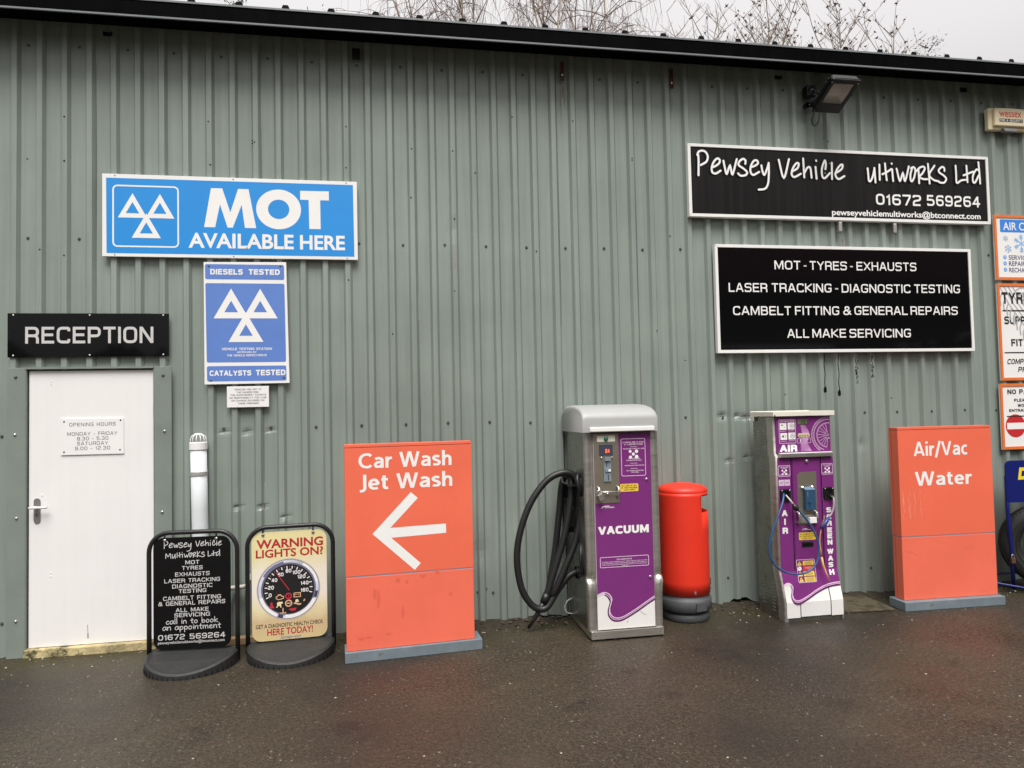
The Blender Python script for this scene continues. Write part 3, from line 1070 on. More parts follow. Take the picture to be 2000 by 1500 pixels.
HAND = {
'P':[[(0.095,0.53),(0.097,0.468),(0.092,0.353)],[(0.087,0.526),(0.1,0.553),(0.133,0.564),(0.164,0.552),(0.181,0.514),(0.166,0.471),(0.116,0.44)]],
'e':[[(0.214,0.423),(0.25,0.438),(0.283,0.464),(0.288,0.491),(0.266,0.502),(0.232,0.47),(0.213,0.419),(0.219,0.381),(0.25,0.373),(0.293,0.399)]],
'w':[[(0.322,0.484),(0.333,0.424),(0.348,0.373),(0.38,0.445),(0.4,0.371),(0.444,0.504)]],
's':[[(0.521,0.466),(0.524,0.495),(0.5,0.508),(0.466,0.482),(0.46,0.452),(0.503,0.424),(0.535,0.394),(0.52,0.369),(0.476,0.362),(0.452,0.38)]],
'e2':[[(0.572,0.439),(0.614,0.455),(0.639,0.478),(0.626,0.501),(0.596,0.49),(0.569,0.441),(0.568,0.395),(0.592,0.373),(0.647,0.401)]],
'y':[[(0.67,0.458),(0.677,0.41),(0.694,0.377),(0.721,0.431),(0.738,0.482)],[(0.738,0.482),(0.736,0.385),(0.724,0.298),(0.693,0.256),(0.637,0.247)]],
'V':[[(0.833,0.513),(0.875,0.358),(0.93,0.523)]],
'e3':[[(0.959,0.418),(1.005,0.445),(1.021,0.483),(0.999,0.49),(0.963,0.444),(0.95,0.392),(0.974,0.368),(1.037,0.399)]],
'h':[[(1.064,0.534),(1.068,0.369)],[(1.072,0.409),(1.102,0.455),(1.129,0.452),(1.138,0.368)]],
'i':[[(1.179,0.464),(1.185,0.361)],[(1.187,0.522),(1.188,0.517)]],
'c':[[(1.273,0.448),(1.279,0.495),(1.269,0.523),(1.24,0.454),(1.24,0.387),(1.263,0.368),(1.315,0.415)]],
'l':[[(1.337,0.506),(1.333,0.363)]],
'e4':[[(1.381,0.422),(1.429,0.454),(1.441,0.49),(1.419,0.489),(1.384,0.448),(1.367,0.4),(1.396,0.365),(1.454,0.393)]],
'u':[[(1.684,0.471),(1.688,0.408),(1.691,0.361),(1.71,0.361),(1.734,0.409),(1.751,0.477)],[(1.751,0.477),(1.753,0.41),(1.756,0.347)]],
'l2':[[(1.801,0.508),(1.799,0.372)]],
't':[[(1.857,0.521),(1.861,0.447),(1.868,0.371)],[(1.827,0.423),(1.872,0.444),(1.918,0.473)]],
'i2':[[(1.926,0.47),(1.931,0.366)],[(1.923,0.523),(1.924,0.52)]],
'w2':[[(1.97,0.478),(1.998,0.369),(2.031,0.44),(2.05,0.371),(2.094,0.503)]],
'o':[[(2.115,0.487),(2.142,0.498),(2.158,0.472),(2.145,0.411),(2.121,0.371),(2.106,0.383),(2.108,0.436),(2.126,0.487)]],
'R':[[(2.19,0.476),(2.191,0.426),(2.191,0.355)],[(2.169,0.464),(2.202,0.495),(2.24,0.507),(2.254,0.489),(2.231,0.449),(2.198,0.413),(2.234,0.394),(2.276,0.395)]],
'K':[[(2.288,0.534),(2.293,0.443),(2.297,0.356)],[(2.354,0.52),(2.297,0.437),(2.336,0.392),(2.377,0.38)]],
'S':[[(2.454,0.476),(2.452,0.503),(2.428,0.51),(2.396,0.482),(2.402,0.459),(2.448,0.43),(2.468,0.402),(2.445,0.369),(2.403,0.368),(2.385,0.382)]],
'L':[[(2.571,0.528),(2.573,0.453),(2.575,0.372),(2.622,0.395),(2.669,0.402)]],
't2':[[(2.683,0.532),(2.687,0.382)],[(2.648,0.442),(2.699,0.461),(2.75,0.48)]],
'd':[[(2.805,0.496),(2.783,0.499),(2.747,0.446),(2.745,0.386),(2.768,0.385),(2.806,0.448)],[(2.809,0.568),(2.815,0.469),(2.818,0.373)]],
}
def hand_strokes(keys):
    return [(k, s) for k in keys for s in HAND[k]]

def company_sign():
    t = thing("company_sign", "long black framed sign with handwritten Pewsey Vehicle lettering and phone number", "sign", (5.160, -.031, 3.258))
    W, H = 2.912, .622
    framed(t, W, H, .046, .026, SATINB)
    D = .0385
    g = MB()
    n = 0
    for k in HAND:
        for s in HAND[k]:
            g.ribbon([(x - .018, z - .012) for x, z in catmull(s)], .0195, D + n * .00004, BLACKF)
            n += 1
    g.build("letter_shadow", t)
    g = MB()
    n = 0
    for k in HAND:
        for s in HAND[k]:
            g.ribbon(catmull(s), .0180, D + .004 + n * .0001, VINYL)
            n += 1
    for x, z in ((1.245, .425), (1.27, .414), (1.32, .50)):
        g.disc(x, z, .004, D + .002, VINYL, 8)
    g.build("handwritten_lettering", t)
    g = MB()
    square(g, "01672", 1.757, 2.209, .150, .099, D + .0006, VINYL, .17, .28, .17)
    square(g, "569264", 2.267, 2.813, .155, .099, D + .0006, VINYL, .17, .28, .17)
    g.build("phone_number", t); g = MB()
    humanist(g, "pewseyvehiclemultiworks@btconnect.com", 1.323, 2.813, .046, .053, D + .0006, VINYL, .023)
    g.build("lettering", t)
    for x in (1.402, 1.938):
        g = MB()
        g.box(x - .018, x + .018, -.034, -.030, -.098, .0, RUST); g.box(x - .018, x - .014, -.030, -.004, -.098, 0, BRIGHT); g.box(x + .014, x + .018, -.030, -.004, -.098, 0, BRIGHT)
        g.box(x - .016, x + .016, -.0362, -.0342, -.094, -.004, BRIGHT)
        g.lathe([(.007, 0), (.006, .004), (0, .005)], WHITE, 8, (x, -.0364, -.022), 'y')
        g.build("mounting_bracket", t)
company_sign()

def services_sign():
    t = thing("services_sign", "large glossy black framed sign listing MOT, tyres, exhausts and servicing", "sign", (5.375, -.031, 2.105))
    W, H = 2.470, .922
    framed(t, W, H, .046, .026, GLOSSB)
    g = MB()
    d = .0388
    for s, a, b, z in (("MOT", .545, .788, .716), ("-", .818, .846, .716), ("TYRES", .877, 1.231, .716), ("-", 1.262, 1.290, .716), ("EXHAUSTS", 1.325, 1.916, .716),
                       ("LASER", .118, .471, .519), ("TRACKING", .513, 1.075, .520), ("-", 1.11, 1.14, .52), ("DIAGNOSTIC", 1.173, 1.847, .520), ("TESTING", 1.886, 2.348, .522),
                       ("CAMBELT", .151, .684, .322), ("FITTING", .722, 1.140, .323), ("&", 1.180, 1.256, .324), ("GENERAL", 1.288, 1.810, .325), ("REPAIRS", 1.839, 2.316, .326),
                       ("ALL", .643, .845, .126), ("MAKE", .877, 1.198, .127), ("SERVICING", 1.231, 1.832, .126)):
        square(g, s, a, b, z, .076, d, SILV if s == "-" else VINYL, .148, .28, .16)
        if s in ("EXHAUSTS", "TESTING", "REPAIRS", "SERVICING"):
            g.build("lettering", t); g = MB()
services_sign()

def alarm_box():
    t = thing("alarm_box", "cream burglar alarm box with red lettering high on the wall", "alarm", (8.095, -.031, 4.135))
    cream = M("cream_plastic", (.80, .70, .47), .45, var=.05)
    W, H = .43, .205
    g = MB()
    pts = [(0, .0), (.03, -.004), (W - .03, -.004), (W, .0), (W, H), (W / 2, H + .012), (0, H)]
    g.prism([(.0, 0), (W, 0), (W, H - .004), (W / 2, H + .004), (0, H - .004)], 'y', -.045, 0, cream)
    g.prism([(.040, .030), (W - .040, .030), (W - .045, H - .012), (W / 2, H - .006), (.045, H - .012)], 'y', -.075, -.045, cream)
    g.build("housing", t, bevel=.008, seg=3)
    g = MB(); g.prism([(.15, -.018), (.27, -.018), (.29, .012), (.13, .012)], 'y', -.07, -.02, M("grey_lens", (.25, .25, .25), .2)); g.build("strobe", t, bevel=.003)
    g = MB()
    red = M("red_print", (.62, .05, .03), .5)
    humanist(g, "wessex", .088, .325, .112, .072, .0756, red, .012)
    g.poly([(.088, .066), (.335, .066), (.335, .096), (.088, .096)], .0756, PRINTB)
    square(g, "FIRE & SECURITY", .094, .326, .071, .020, .0762, VINYL, .18, .3)
    g.build("lettering", t)
alarm_box()

def poster(name, label, z0, z1, x0, lines, extra=None):
    orange = M("orange_frame", (.72, .17, .035), .4, var=.05)
    t = thing(name, label, "sign", (x0, -.031, z0))
    W, H = .62, z1 - z0
    g = MB(); g.box(0, W, -.012, 0, 0, H, WHITE); g.build("panel", t)
    g = MB()
    fw = .026
    for a in ((0, W, 0, fw), (0, W, H - fw, H)):
        g.box(a[0], a[1], -.018, -.0122, a[2], a[3], orange)
    for a in ((0, fw, fw, H - fw), (W - fw, W, fw, H - fw)):
        g.box(a[0], a[1], -.0178, -.0122, a[2], a[3], orange)
    screws(g, [(.04, .012), (W - .04, .012), (.04, H - .012), (W - .04, H - .012)], .018, BRIGHT, .004)
    g.build("frame", t)
    if extra:
        extra(t, W, H)
    g = MB()
    for s, a, b, z, h, kind in lines:
        if kind == 'bar':
            g.box(a, b, -.0132, -.0124, z, z + h, PRINTB)
        elif kind == 'i':
            square(g, s, a, b, z, h, .0132, PRINTB, .19, .4, .13, .22)
        elif kind == 'h':
            humanist(g, s, a, b, z, h, .0132, M("navy_print", (.03, .035, .16), .5), .006)
        else:
            square(g, s, a, b, z, h, .0132, PRINTB, .22 if kind == 'B' else .19, .4)
    g.build("lettering", t)
    return t

def right_signs():
    ltb = M("light_blue_print", (.28, .48, .78), .45)
    blu = M("header_blue_print", (.035, .22, .68), .4)
    def snow(t, W, H):
        g = MB()
        g.rrect(.066, W - .06, .442, .560, .008, .0126, blu)
        humanist(g, "AIR CON", .098, .47, .462, .072, .0134, VINYL, .012)
        g.build("header_panel", t)
        g = MB()
        for cx, cz, r in ((.118, .385, .026), (.142, .290, .036), (.285, .340, .080), (.42, .30, .04), (.47, .39, .05)):
            for k in range(6):
                a = pi / 6 + k * pi / 3
                g.ribbon([(cx, cz), (cx + r * cos(a), cz + r * sin(a))], r * .14, .0126 + k * .0001, ltb)
                for q in (.5, .75):
                    for s in (-1, 1):
                        px, pz = cx + r * q * cos(a), cz + r * q * sin(a)
                        g.ribbon([(px, pz), (px + r * .25 * cos(a + s * .8), pz + r * .25 * sin(a + s * .8))], r * .11, .0135 + k * .0001 + q * .0002 + s * .00003, ltb)
        for z in (.225, .168, .110):
            g.disc(.103, z - .015, .018, .0126, blu)
            g.disc(.103, z - .015, .013, .0130, ltb)
        g.build("snowflake", t)
    poster("air_conditioning_sign", "orange framed white sign with blue snowflakes and AIR heading", 2.757, 3.358, 8.132,
           [("SERVICE", .143, .36, .188, .041, 'h'), ("REPAIR", .143, .32, .132, .041, 'h'), ("RECHARGE", .143, .40, .072, .041, 'h')], snow)
    def tread(t, W, H):
        g = MB()
        gr = M("grey_tread_print", (.40, .40, .41), .5)
        n = 0
        for k in range(4):
            g.ribbon([(.03 + .045 * k, .86), (.12 + .05 * k, .70), (.26 + .055 * k, .52), (.34 + .055 * k, .40)], .012, .0125 + n * .0001, gr); n += 1
        for k in range(9):
            s = k / 8
            x, z = .05 + .26 * s, .80 - .36 * s
            g.ribbon([(x, z), (x - .02, z - .05), (x - .015, z - .11)], .013, .0129 + n * .00005, gr); n += 1
            g.ribbon([(x + .14, z + .02), (x + .2, z + .05), (x + .24, z + .05)], .013, .0129 + n * .00005, gr); n += 1
        g.build("tread_picture", t)
    poster("tyre_sign", "orange framed white TYRES sign with grey tread marks", 1.836, 2.725, 8.133,
           [("TYRES", .048, .42, .703, .106, 'B'), ("", .050, .57, .632, .013, 'bar'), ("SUPPLIED", .063, .47, .514, .073, 'B'), ("&", .28, .34, .425, .06, 'B'), ("FITTED", .125, .42, .312, .066, 'B'),
            ("", .050, .57, .248, .011, 'bar'), ("Competitive".upper(), .070, .47, .148, .048, 'i'), ("PRICES", .182, .42, .075, .047, 'i')], tread)
    def entry(t, W, H):
        g = MB()
        red = M("road_sign_red", (.52, .022, .028), .4)
        g.disc(.150, .212, .105, .0126, red, 40)
        g.poly([(.060, .182), (.240, .182), (.240, .240), (.060, .240)], .0131, VINYL)
        g.build("no_entry_symbol", t)
    poster("no_parking_sign", "orange framed white NO PARKING sign with red no entry disc", 1.210, 1.808, 8.113,
           [("NO PARKING", .079, .50, .500, .044, 'B'), ("PLEASE KEEP", .147, .44, .430, .029, 'B'), ("WORKSHOP", .181, .42, .382, .029, 'B'), ("ENTRANCE CLEAR", .088, .50, .339, .026, 'B'), ("", .062, .57, .294, .010, 'bar')], entry)
right_signs()

# ------------------------------------------------------------------ wall fittings
def floodlight():
    t = thing("floodlight", "black angled floodlight with pale glass and a sensor block under the eaves", "light", (6.31, -.031, 4.30))
    hb = M("black_lamp_housing", (.007, .007, .007), .34, spec=.3, var=.2, vscale=9)
    g = MB()
    # sensor block and bracket (local coords from the mount)
    g.box(-.045, .047, -.075, 0, .035, .130, hb)
    g.build("sensor_block", t, bevel=.006)
    g = MB(); g.lathe([(.036, 0), (.034, .012), (.022, .022), (0, .026)], M("sensor_lens", (.02, .02, .021), .15), 18, (.004, -.075, .083), 'y'); g.build("sensor_lens", t)
    g = MB()
    g.prism([(-.045, -.055), (.01, -.055), (.06, -.01), (.05, .03), (-.01, .02), (-.045, -.02)], 'y', -.062, -.052, hb)
    g.box(-.045, -.02, -.062, 0, -.055, -.02, hb)
    g.box(-.02, .03, -.20, -.05, -.050, -.034, hb)
    g.lathe([(.007, 0), (.006, .005), (0, .006)], WHITE, 8, (-.015, -.062, -.04), 'y')
    g.build("mounting_arm", t)
    # lamp head: a shallow tapered box tipped forward and down
    hd = bpy.data.objects.new("lamp_head", None)
    COL.objects.link(hd); hd.parent = t
    hw, hh = .13, .17
    n_front = [(-hw, -hh), (hw, -hh), (hw, hh), (-hw, hh)]
    ctr = Vector((.10, -.255, -.040))
    R = Matrix.Rotation(radians(64), 4, 'X')
    def tr(v):
        return [tuple(R @ Vector(p) + ctr) for p in v]
    def put(g, name, par=t, **k):
        g.v = tr(g.v); return g.build(name, par, **k)
    bpy.data.objects.remove(hd)
    g = MB()
    f = rr(-hw, hw, -hh, hh, .03)
    k = len(f)
    b1 = [(x * .96, .045, z * .96) for x, z in f]
    b2 = [(x * .62, .095, z * .66) for x, z in f]
    vs = [(x, 0, z) for x, z in f] + b1 + b2
    fs = [(i, (i + 1) % k, k + (i + 1) % k, k + i) for i in range(k)] + [(k + i, k + (i + 1) % k, 2 * k + (i + 1) % k, 2 * k + i) for i in range(k)] + [tuple(range(2 * k, 3 * k))]
    g.add(vs, fs, hb)
    for z in (-.08, -.04, 0, .04, .08):
        g.box(-.085, .085, .06, .115, z - .004, z + .004, hb)
    put(g, "housing")
    g = MB()
    wi = (-.095, .095, -.075, .125)
    # front bezel built of four bars, leaving the window
    for a in ((-hw + .003, hw - .003, -hh + .003, wi[2]), (-hw + .003, hw - .003, wi[3], hh - .003)):
        g.box(a[0], a[1], -.014, .0, a[2], a[3], hb)
    for a in ((-hw + .003, wi[0], wi[2], wi[3]), (wi[1], hw - .003, wi[2], wi[3])):
        g.box(a[0], a[1], -.0138, .0, a[2], a[3], hb)
    g.box(-.035, .035, -.02, -.0142, hh - .03, hh - .008, hb)
    for x in (-.12, .12):
        g.lathe([(.006, 0), (.005, .003), (0, .003)], BRIGHT, 8, (x, -.014, .135), 'y')
    put(g, "bezel", bevel=.003)
    g = MB()
    refl = M("lamp_reflector", (.62, .54, .48), .35, metal=.2, var=.1, vscale=12)
    # hopper shaped reflector behind the glass
    o = [(wi[0], -.002, wi[2]), (wi[1], -.002, wi[2]), (wi[1], -.002, wi[3]), (wi[0], -.002, wi[3])]
    i_ = [(-.05, .04, -.03), (.05, .04, -.03), (.05, .04, .08), (-.05, .04, .08)]
    g.add(o + i_, [(0, 1, 5, 4), (1, 2, 6, 5), (2, 3, 7, 6), (3, 0, 4, 7), (4, 5, 6, 7)], refl)
    put(g, "reflector")
    g = MB()
    gl = bpy.data.materials.new("lamp_glass"); gl.use_nodes = True
    b = gl.node_tree.nodes["Principled BSDF"]
    b.inputs["Base Color"].default_value = (.9, .88, .84, 1); b.inputs["Transmission Weight"].default_value = 1; b.inputs["Roughness"].default_value = .12; b.inputs["IOR"].default_value = 1.35
    g.box(wi[0], wi[1], -.011, -.007, wi[2], wi[3], gl)
    put(g, "glass")
    g = MB()
    p = catmull([(-.03, -.15, -.13), (-.035, -.11, -.20), (.0, -.09, -.235), (.035, -.10, -.20), (.02, -.14, -.13)], 6)
    g.tube(p, .0045, BLACKM, 6)
    g.build("cable", t)
floodlight()

def vent_pipe():
    t = thing("vent_pipe", "white upright vent pipe with a caged cap beside the door", "pipe", (1.298, -.088, 0))
    pvc = M("white_pvc", (.66, .70, .71), .3, var=.03, vscale=4)
    r = .0565
    def cx(z):
        return -.024 * (z / 1.5)
    g = MB()
    g.tube([(cx(z), 0, z) for z in (.005, .5, 1.0, 1.44)], r, pvc, 24)
    g.build("pipe", t)
    g = MB()
    x = cx(1.46)
    g.lathe([(r, 1.430), (r + .006, 1.430), (r + .006, 1.480), (r, 1.484), (0, 1.484)], WHITE, 24, (x, 0, 0), smooth=False)
    for k in range(12):
        a = 2 * pi * k / 12
        pts = [(x + q * cos(a), q * sin(a), z) for q, z in ((r * .98, 1.480), (r * .97, 1.505), (r * .82, 1.528), (r * .45, 1.540), (.018, 1.543))]
        g.tube(pts, .0032, WHITE, 5)
    g.lathe([(.024, 1.538), (.024, 1.548), (0, 1.549)], WHITE, 14, (x, 0, 0))
    g.build("cage_cap", t)
    g = MB()
    gp = M("grey_pipe_clip", (.33, .32, .31), .5)
    x = cx(1.26)
    g.lathe([(r + .001, 1.243), (r + .006, 1.243), (r + .006, 1.268), (r + .001, 1.268)], gp, 24, (x, 0, 0), smooth=False)
    g.box(x - .012, x + .012, .055, .086, 1.245, 1.266, gp)
    g.build("pipe_clip", t)
vent_pipe()

def waste_pipe():
    t = thing("waste_pipe", "short cream waste pipe with an elbow between the two pavement boards", "pipe", (1.5, -.06, .42))
    pv = M("cream_pvc", (.50, .48, .42), .4, var=.06)
    g = MB()
    g.tube([(-.16, -.02, -.018), (.0, -.02, -.012), (.075, -.02, -.008), (.105, -.02, .002), (.112, -.015, .03), (.112, .0, .055), (.112, .03, .06)], .017, pv, 12)
    g.build("pipe", t)
    g = MB()
    g.tube([(.02, -.02, -.0115), (.05, -.02, -.0095)], .021, pv, 12)
    g.tube([(.110, -.012, .022), (.112, -.003, .052)], .021, pv, 12)
    g.build("coupling", t)
waste_pipe()

def plank():
    g = MB()
    wood = M("raw_timber", (.42, .27, .15), .7, var=.2, vscale=4, stretch=(1, 12, 12))
    g.box(-.32, .36, -.035, .035, 0, .048, wood)
    o = g.build("timber_plank", bevel=.003)
    o.location = (1.62, -.078, .002); o.rotation_euler = (0, 0, radians(2))
    tag(o, "pale raw timber plank lying on the ground behind the pavement boards", "plank")
plank()

# ------------------------------------------------------------------ pavement boards
def swing_board(name, label, A, B, face, art):
    ang = math.atan2(B[1] - A[1], B[0] - A[0])
    t = thing(name, label, "pavement sign", (A[0], A[1], 0), ang, "swing boards on black rubber bases")
    rub = M("black_rubber_base", (.022, .022, .022), .55, var=.25, vscale=9, bump=.25, bscale=60, dirt=((.075, .07, .06), .70, 9))
    W = .575
    g = MB()
    r, top = .13, .885
    pts = [(0, 0, .03), (0, 0, .30), (0, 0, top - r)]
    for k in range(1, 9):
        a = pi - (pi / 2) * k / 8
        pts.append((r + r * cos(a), 0, top - r + r * sin(a)))
    for k in range(0, 9):
        a = pi / 2 - (pi / 2) * k / 8
        pts.append((W - r + r * cos(a), 0, top - r + r * sin(a)))
    pts += [(W, 0, .30), (W, 0, .03)]
    g.tube(pts, .0155, BLACKM, 12)
    g.build("frame", t)
    # wedge base: straight behind the frame, half round in front, thinning to the toe
    g = MB()
    cx = W / 2
    out = [(-.0055, .035)] + [(cx - (.293 + .0) * cos(a), -.02 - .29 * sin(a)) for a in [pi * k / 24 for k in range(25)]] + [(W + .0055, .035)]
    n = len(out)
    def zt(y, s=1):
        return .026 + .066 * max(0, 1 - (min(0, y) / .325) ** 2)
    vs = [(x, y, 0) for x, y in out] + [(x, y, zt(y) * .86) for x, y in out]
    ins = [(cx + (x - cx) * .95, y * .945 - .002) for x, y in out]
    vs += [(x, y, zt(y)) for x, y in ins]
    fs = []
    for q in (0, n):
        for i in range(n):
            j = (i + 1) % n
            fs.append((q + i, q + j, q + n + j, q + n + i))
    g.add(vs, [f for f in fs], rub)
    # dished top
    ins2 = [(cx + (x - cx) * .90, y * .89 - .004) for x, y in out]
    o2 = len(g.v)
    g.add([(x, y, zt(y)) for x, y in ins] + [(x, y, zt(y) - .004) for x, y in ins2],
          [(i, (i + 1) % n, n + (i + 1) % n, n + i) for i in range(n)] + [tuple(range(n, 2 * n))], rub)
    # moulded grooves round the rim
    for k in range(3, 22):
        a = pi * k / 24 + .06
        x, y = cx - .294 * cos(a), -.02 - .291 * sin(a)
        g.box(x - .0022, x + .0022, y - .0012, y + .0012, .003, max(.008, zt(y) * .45), BLACKF)
    g.build("base", t)
    g = MB()
    g.prism(rr(.028, .532, .100, .852, .062), 'y', -.0025, .0025, face)
    g.build("board", t)
    g = MB()
    for x in (.104, .440):
        g.tube([(x, 0, .885), (x, -.006, .862), (x, -.006, .838)], .0055, BLACKM, 8)
        g.lathe([(.011, 0), (.010, .004), (0, .005)], BRIGHT if face is not None else BLACKM, 10, (x, -.0065, .836), 'y')
        g.build("hook", t); g = MB()
    art(t)
    return t

HW = {
 'a': (.50, [[(.42, .50), (.22, .58), (.04, .36), (.06, .06), (.24, .02), (.41, .30)], [(.43, .58), (.44, .20), (.55, .02)]]),
 'b': (.48, [[(.05, 1.0), (.07, .02)], [(.08, .25), (.25, .5), (.42, .36), (.36, .06), (.10, .02)]]),
 'c': (.44, [[(.40, .48), (.24, .58), (.05, .35), (.08, .06), (.26, .0), (.43, .12)]]),
 'e': (.46, [[(.08, .30), (.30, .36), (.36, .50), (.22, .58), (.06, .38), (.08, .08), (.26, .0), (.44, .14)]]),
 'i': (.16, [[(.08, .55), (.10, 0)], [(.10, .80), (.11, .82)]]),
 'k': (.46, [[(.05, 1.0), (.07, 0)], [(.42, .56), (.10, .28), (.46, .0)]]),
 'l': (.16, [[(.07, 1.0), (.09, 0)]]),
 'm': (.72, [[(.03, .55), (.06, 0)], [(.07, .35), (.22, .56), (.32, .45), (.34, 0)], [(.35, .35), (.50, .56), (.62, .45), (.66, 0)]]),
 'n': (.48, [[(.03, .55), (.06, 0)], [(.07, .35), (.25, .57), (.38, .48), (.42, 0)]]),
 'o': (.48, [[(.26, .58), (.08, .42), (.06, .10), (.22, .0), (.40, .16), (.40, .45), (.26, .58)]]),
 'p': (.48, [[(.05, .55), (.08, -.42)], [(.08, .35), (.25, .57), (.43, .40), (.36, .06), (.10, .05)]]),
 't': (.40, [[(.20, .88), (.20, .10), (.34, .02)], [(.02, .52), (.38, .60)]]),
 'M': (.66, [[(.06, .05), (.10, .9), (.30, .35), (.52, .92), (.58, .02)]]),
 ' ': (.34, []),
}
def scrawl(g, text, x0, x1, zb, h, d, mat, w):
    W = sum(HW[c][0] for c in text) + .07 * (len(text) - 1)
    sx = (x1 - x0) / W
    x = 0
    n = 0
    for c in text:
        for s in HW[c][1]:
            g.ribbon([(x0 + (x + a) * sx, zb + b * h) for a, b in catmull(s, 4)], w, d + n * .00004, mat); n += 1
        x += HW[c][0] + .07

def traced(g, keys, x0, x1, zb, h, d, mat, w, src=None):
    pts = [p for k in keys for s in HAND[k] for p in s]
    a, b = min(p[0] for p in pts), max(p[0] for p in pts)
    z0, z1 = src
    n = 0
    for k in keys:
        for s in HAND[k]:
            g.ribbon([(x0 + (x - a) / (b - a) * (x1 - x0), zb + (z - z0) / (z1 - z0) * h) for x, z in catmull(s, 4)], w, d + n * .00004, mat); n += 1

def art_black(t):
    d = .0031
    g = MB()
    hv = M("hand_silver", (.62, .61, .60), .35)
    traced(g, ['P', 'e', 'w', 's', 'e2', 'y'], .098, .274, .786, .042, d, hv, .0047, (.375, .56))
    traced(g, ['V', 'e3', 'h', 'i', 'c', 'l', 'e4'], .305, .474, .786, .042, d, hv, .0047, (.352, .54))
    scrawl(g, "M", .105, .148, .712, .036, d, hv, .0044)
    traced(g, ['u', 'l2', 't', 'i2', 'w2', 'o', 'R', 'K', 'S'], .152, .362, .712, .040, d, hv, .0044, (.35, .53))
    traced(g, ['L', 't2', 'd'], .385, .462, .712, .040, d, hv, .0044, (.35, .53))
    scrawl(g, "call in to book", .109, .446, .272, .036, d, hv, .0042)
    scrawl(g, "an appointment", .087, .466, .232, .038, d, hv, .0042)
    g.build("handwritten_lettering", t)
    g = MB()
    for s, a, b, z, h in (("MOT", .236, .327, .668, .0265), ("TYRES", .214, .349, .631, .026), ("EXHAUSTS", .169, .394, .589, .027), ("LASER TRACKING", .099, .462, .547, .0265),
                          ("DIAGNOSTIC", .150, .412, .509, .027), ("TESTING", .192, .372, .476, .0265), ("CAMBELT FITTING", .091, .467, .429, .0275), ("& GENERAL REPAIRS", .060, .495, .395, .0275),
                          ("ALL MAKE", .173, .386, .349, .027), ("SERVICING", .163, .395, .315, .027), ("01672 569264", .058, .494, .166, .036)):
        square(g, s, a, b, z, h, d, SILV, .165, .26, .16)
    humanist(g, "pewseyvehiclemultiworks@btconnect.com", .057, .489, .140, .0185, d, SILV, .01)
    g.build("lettering", t)

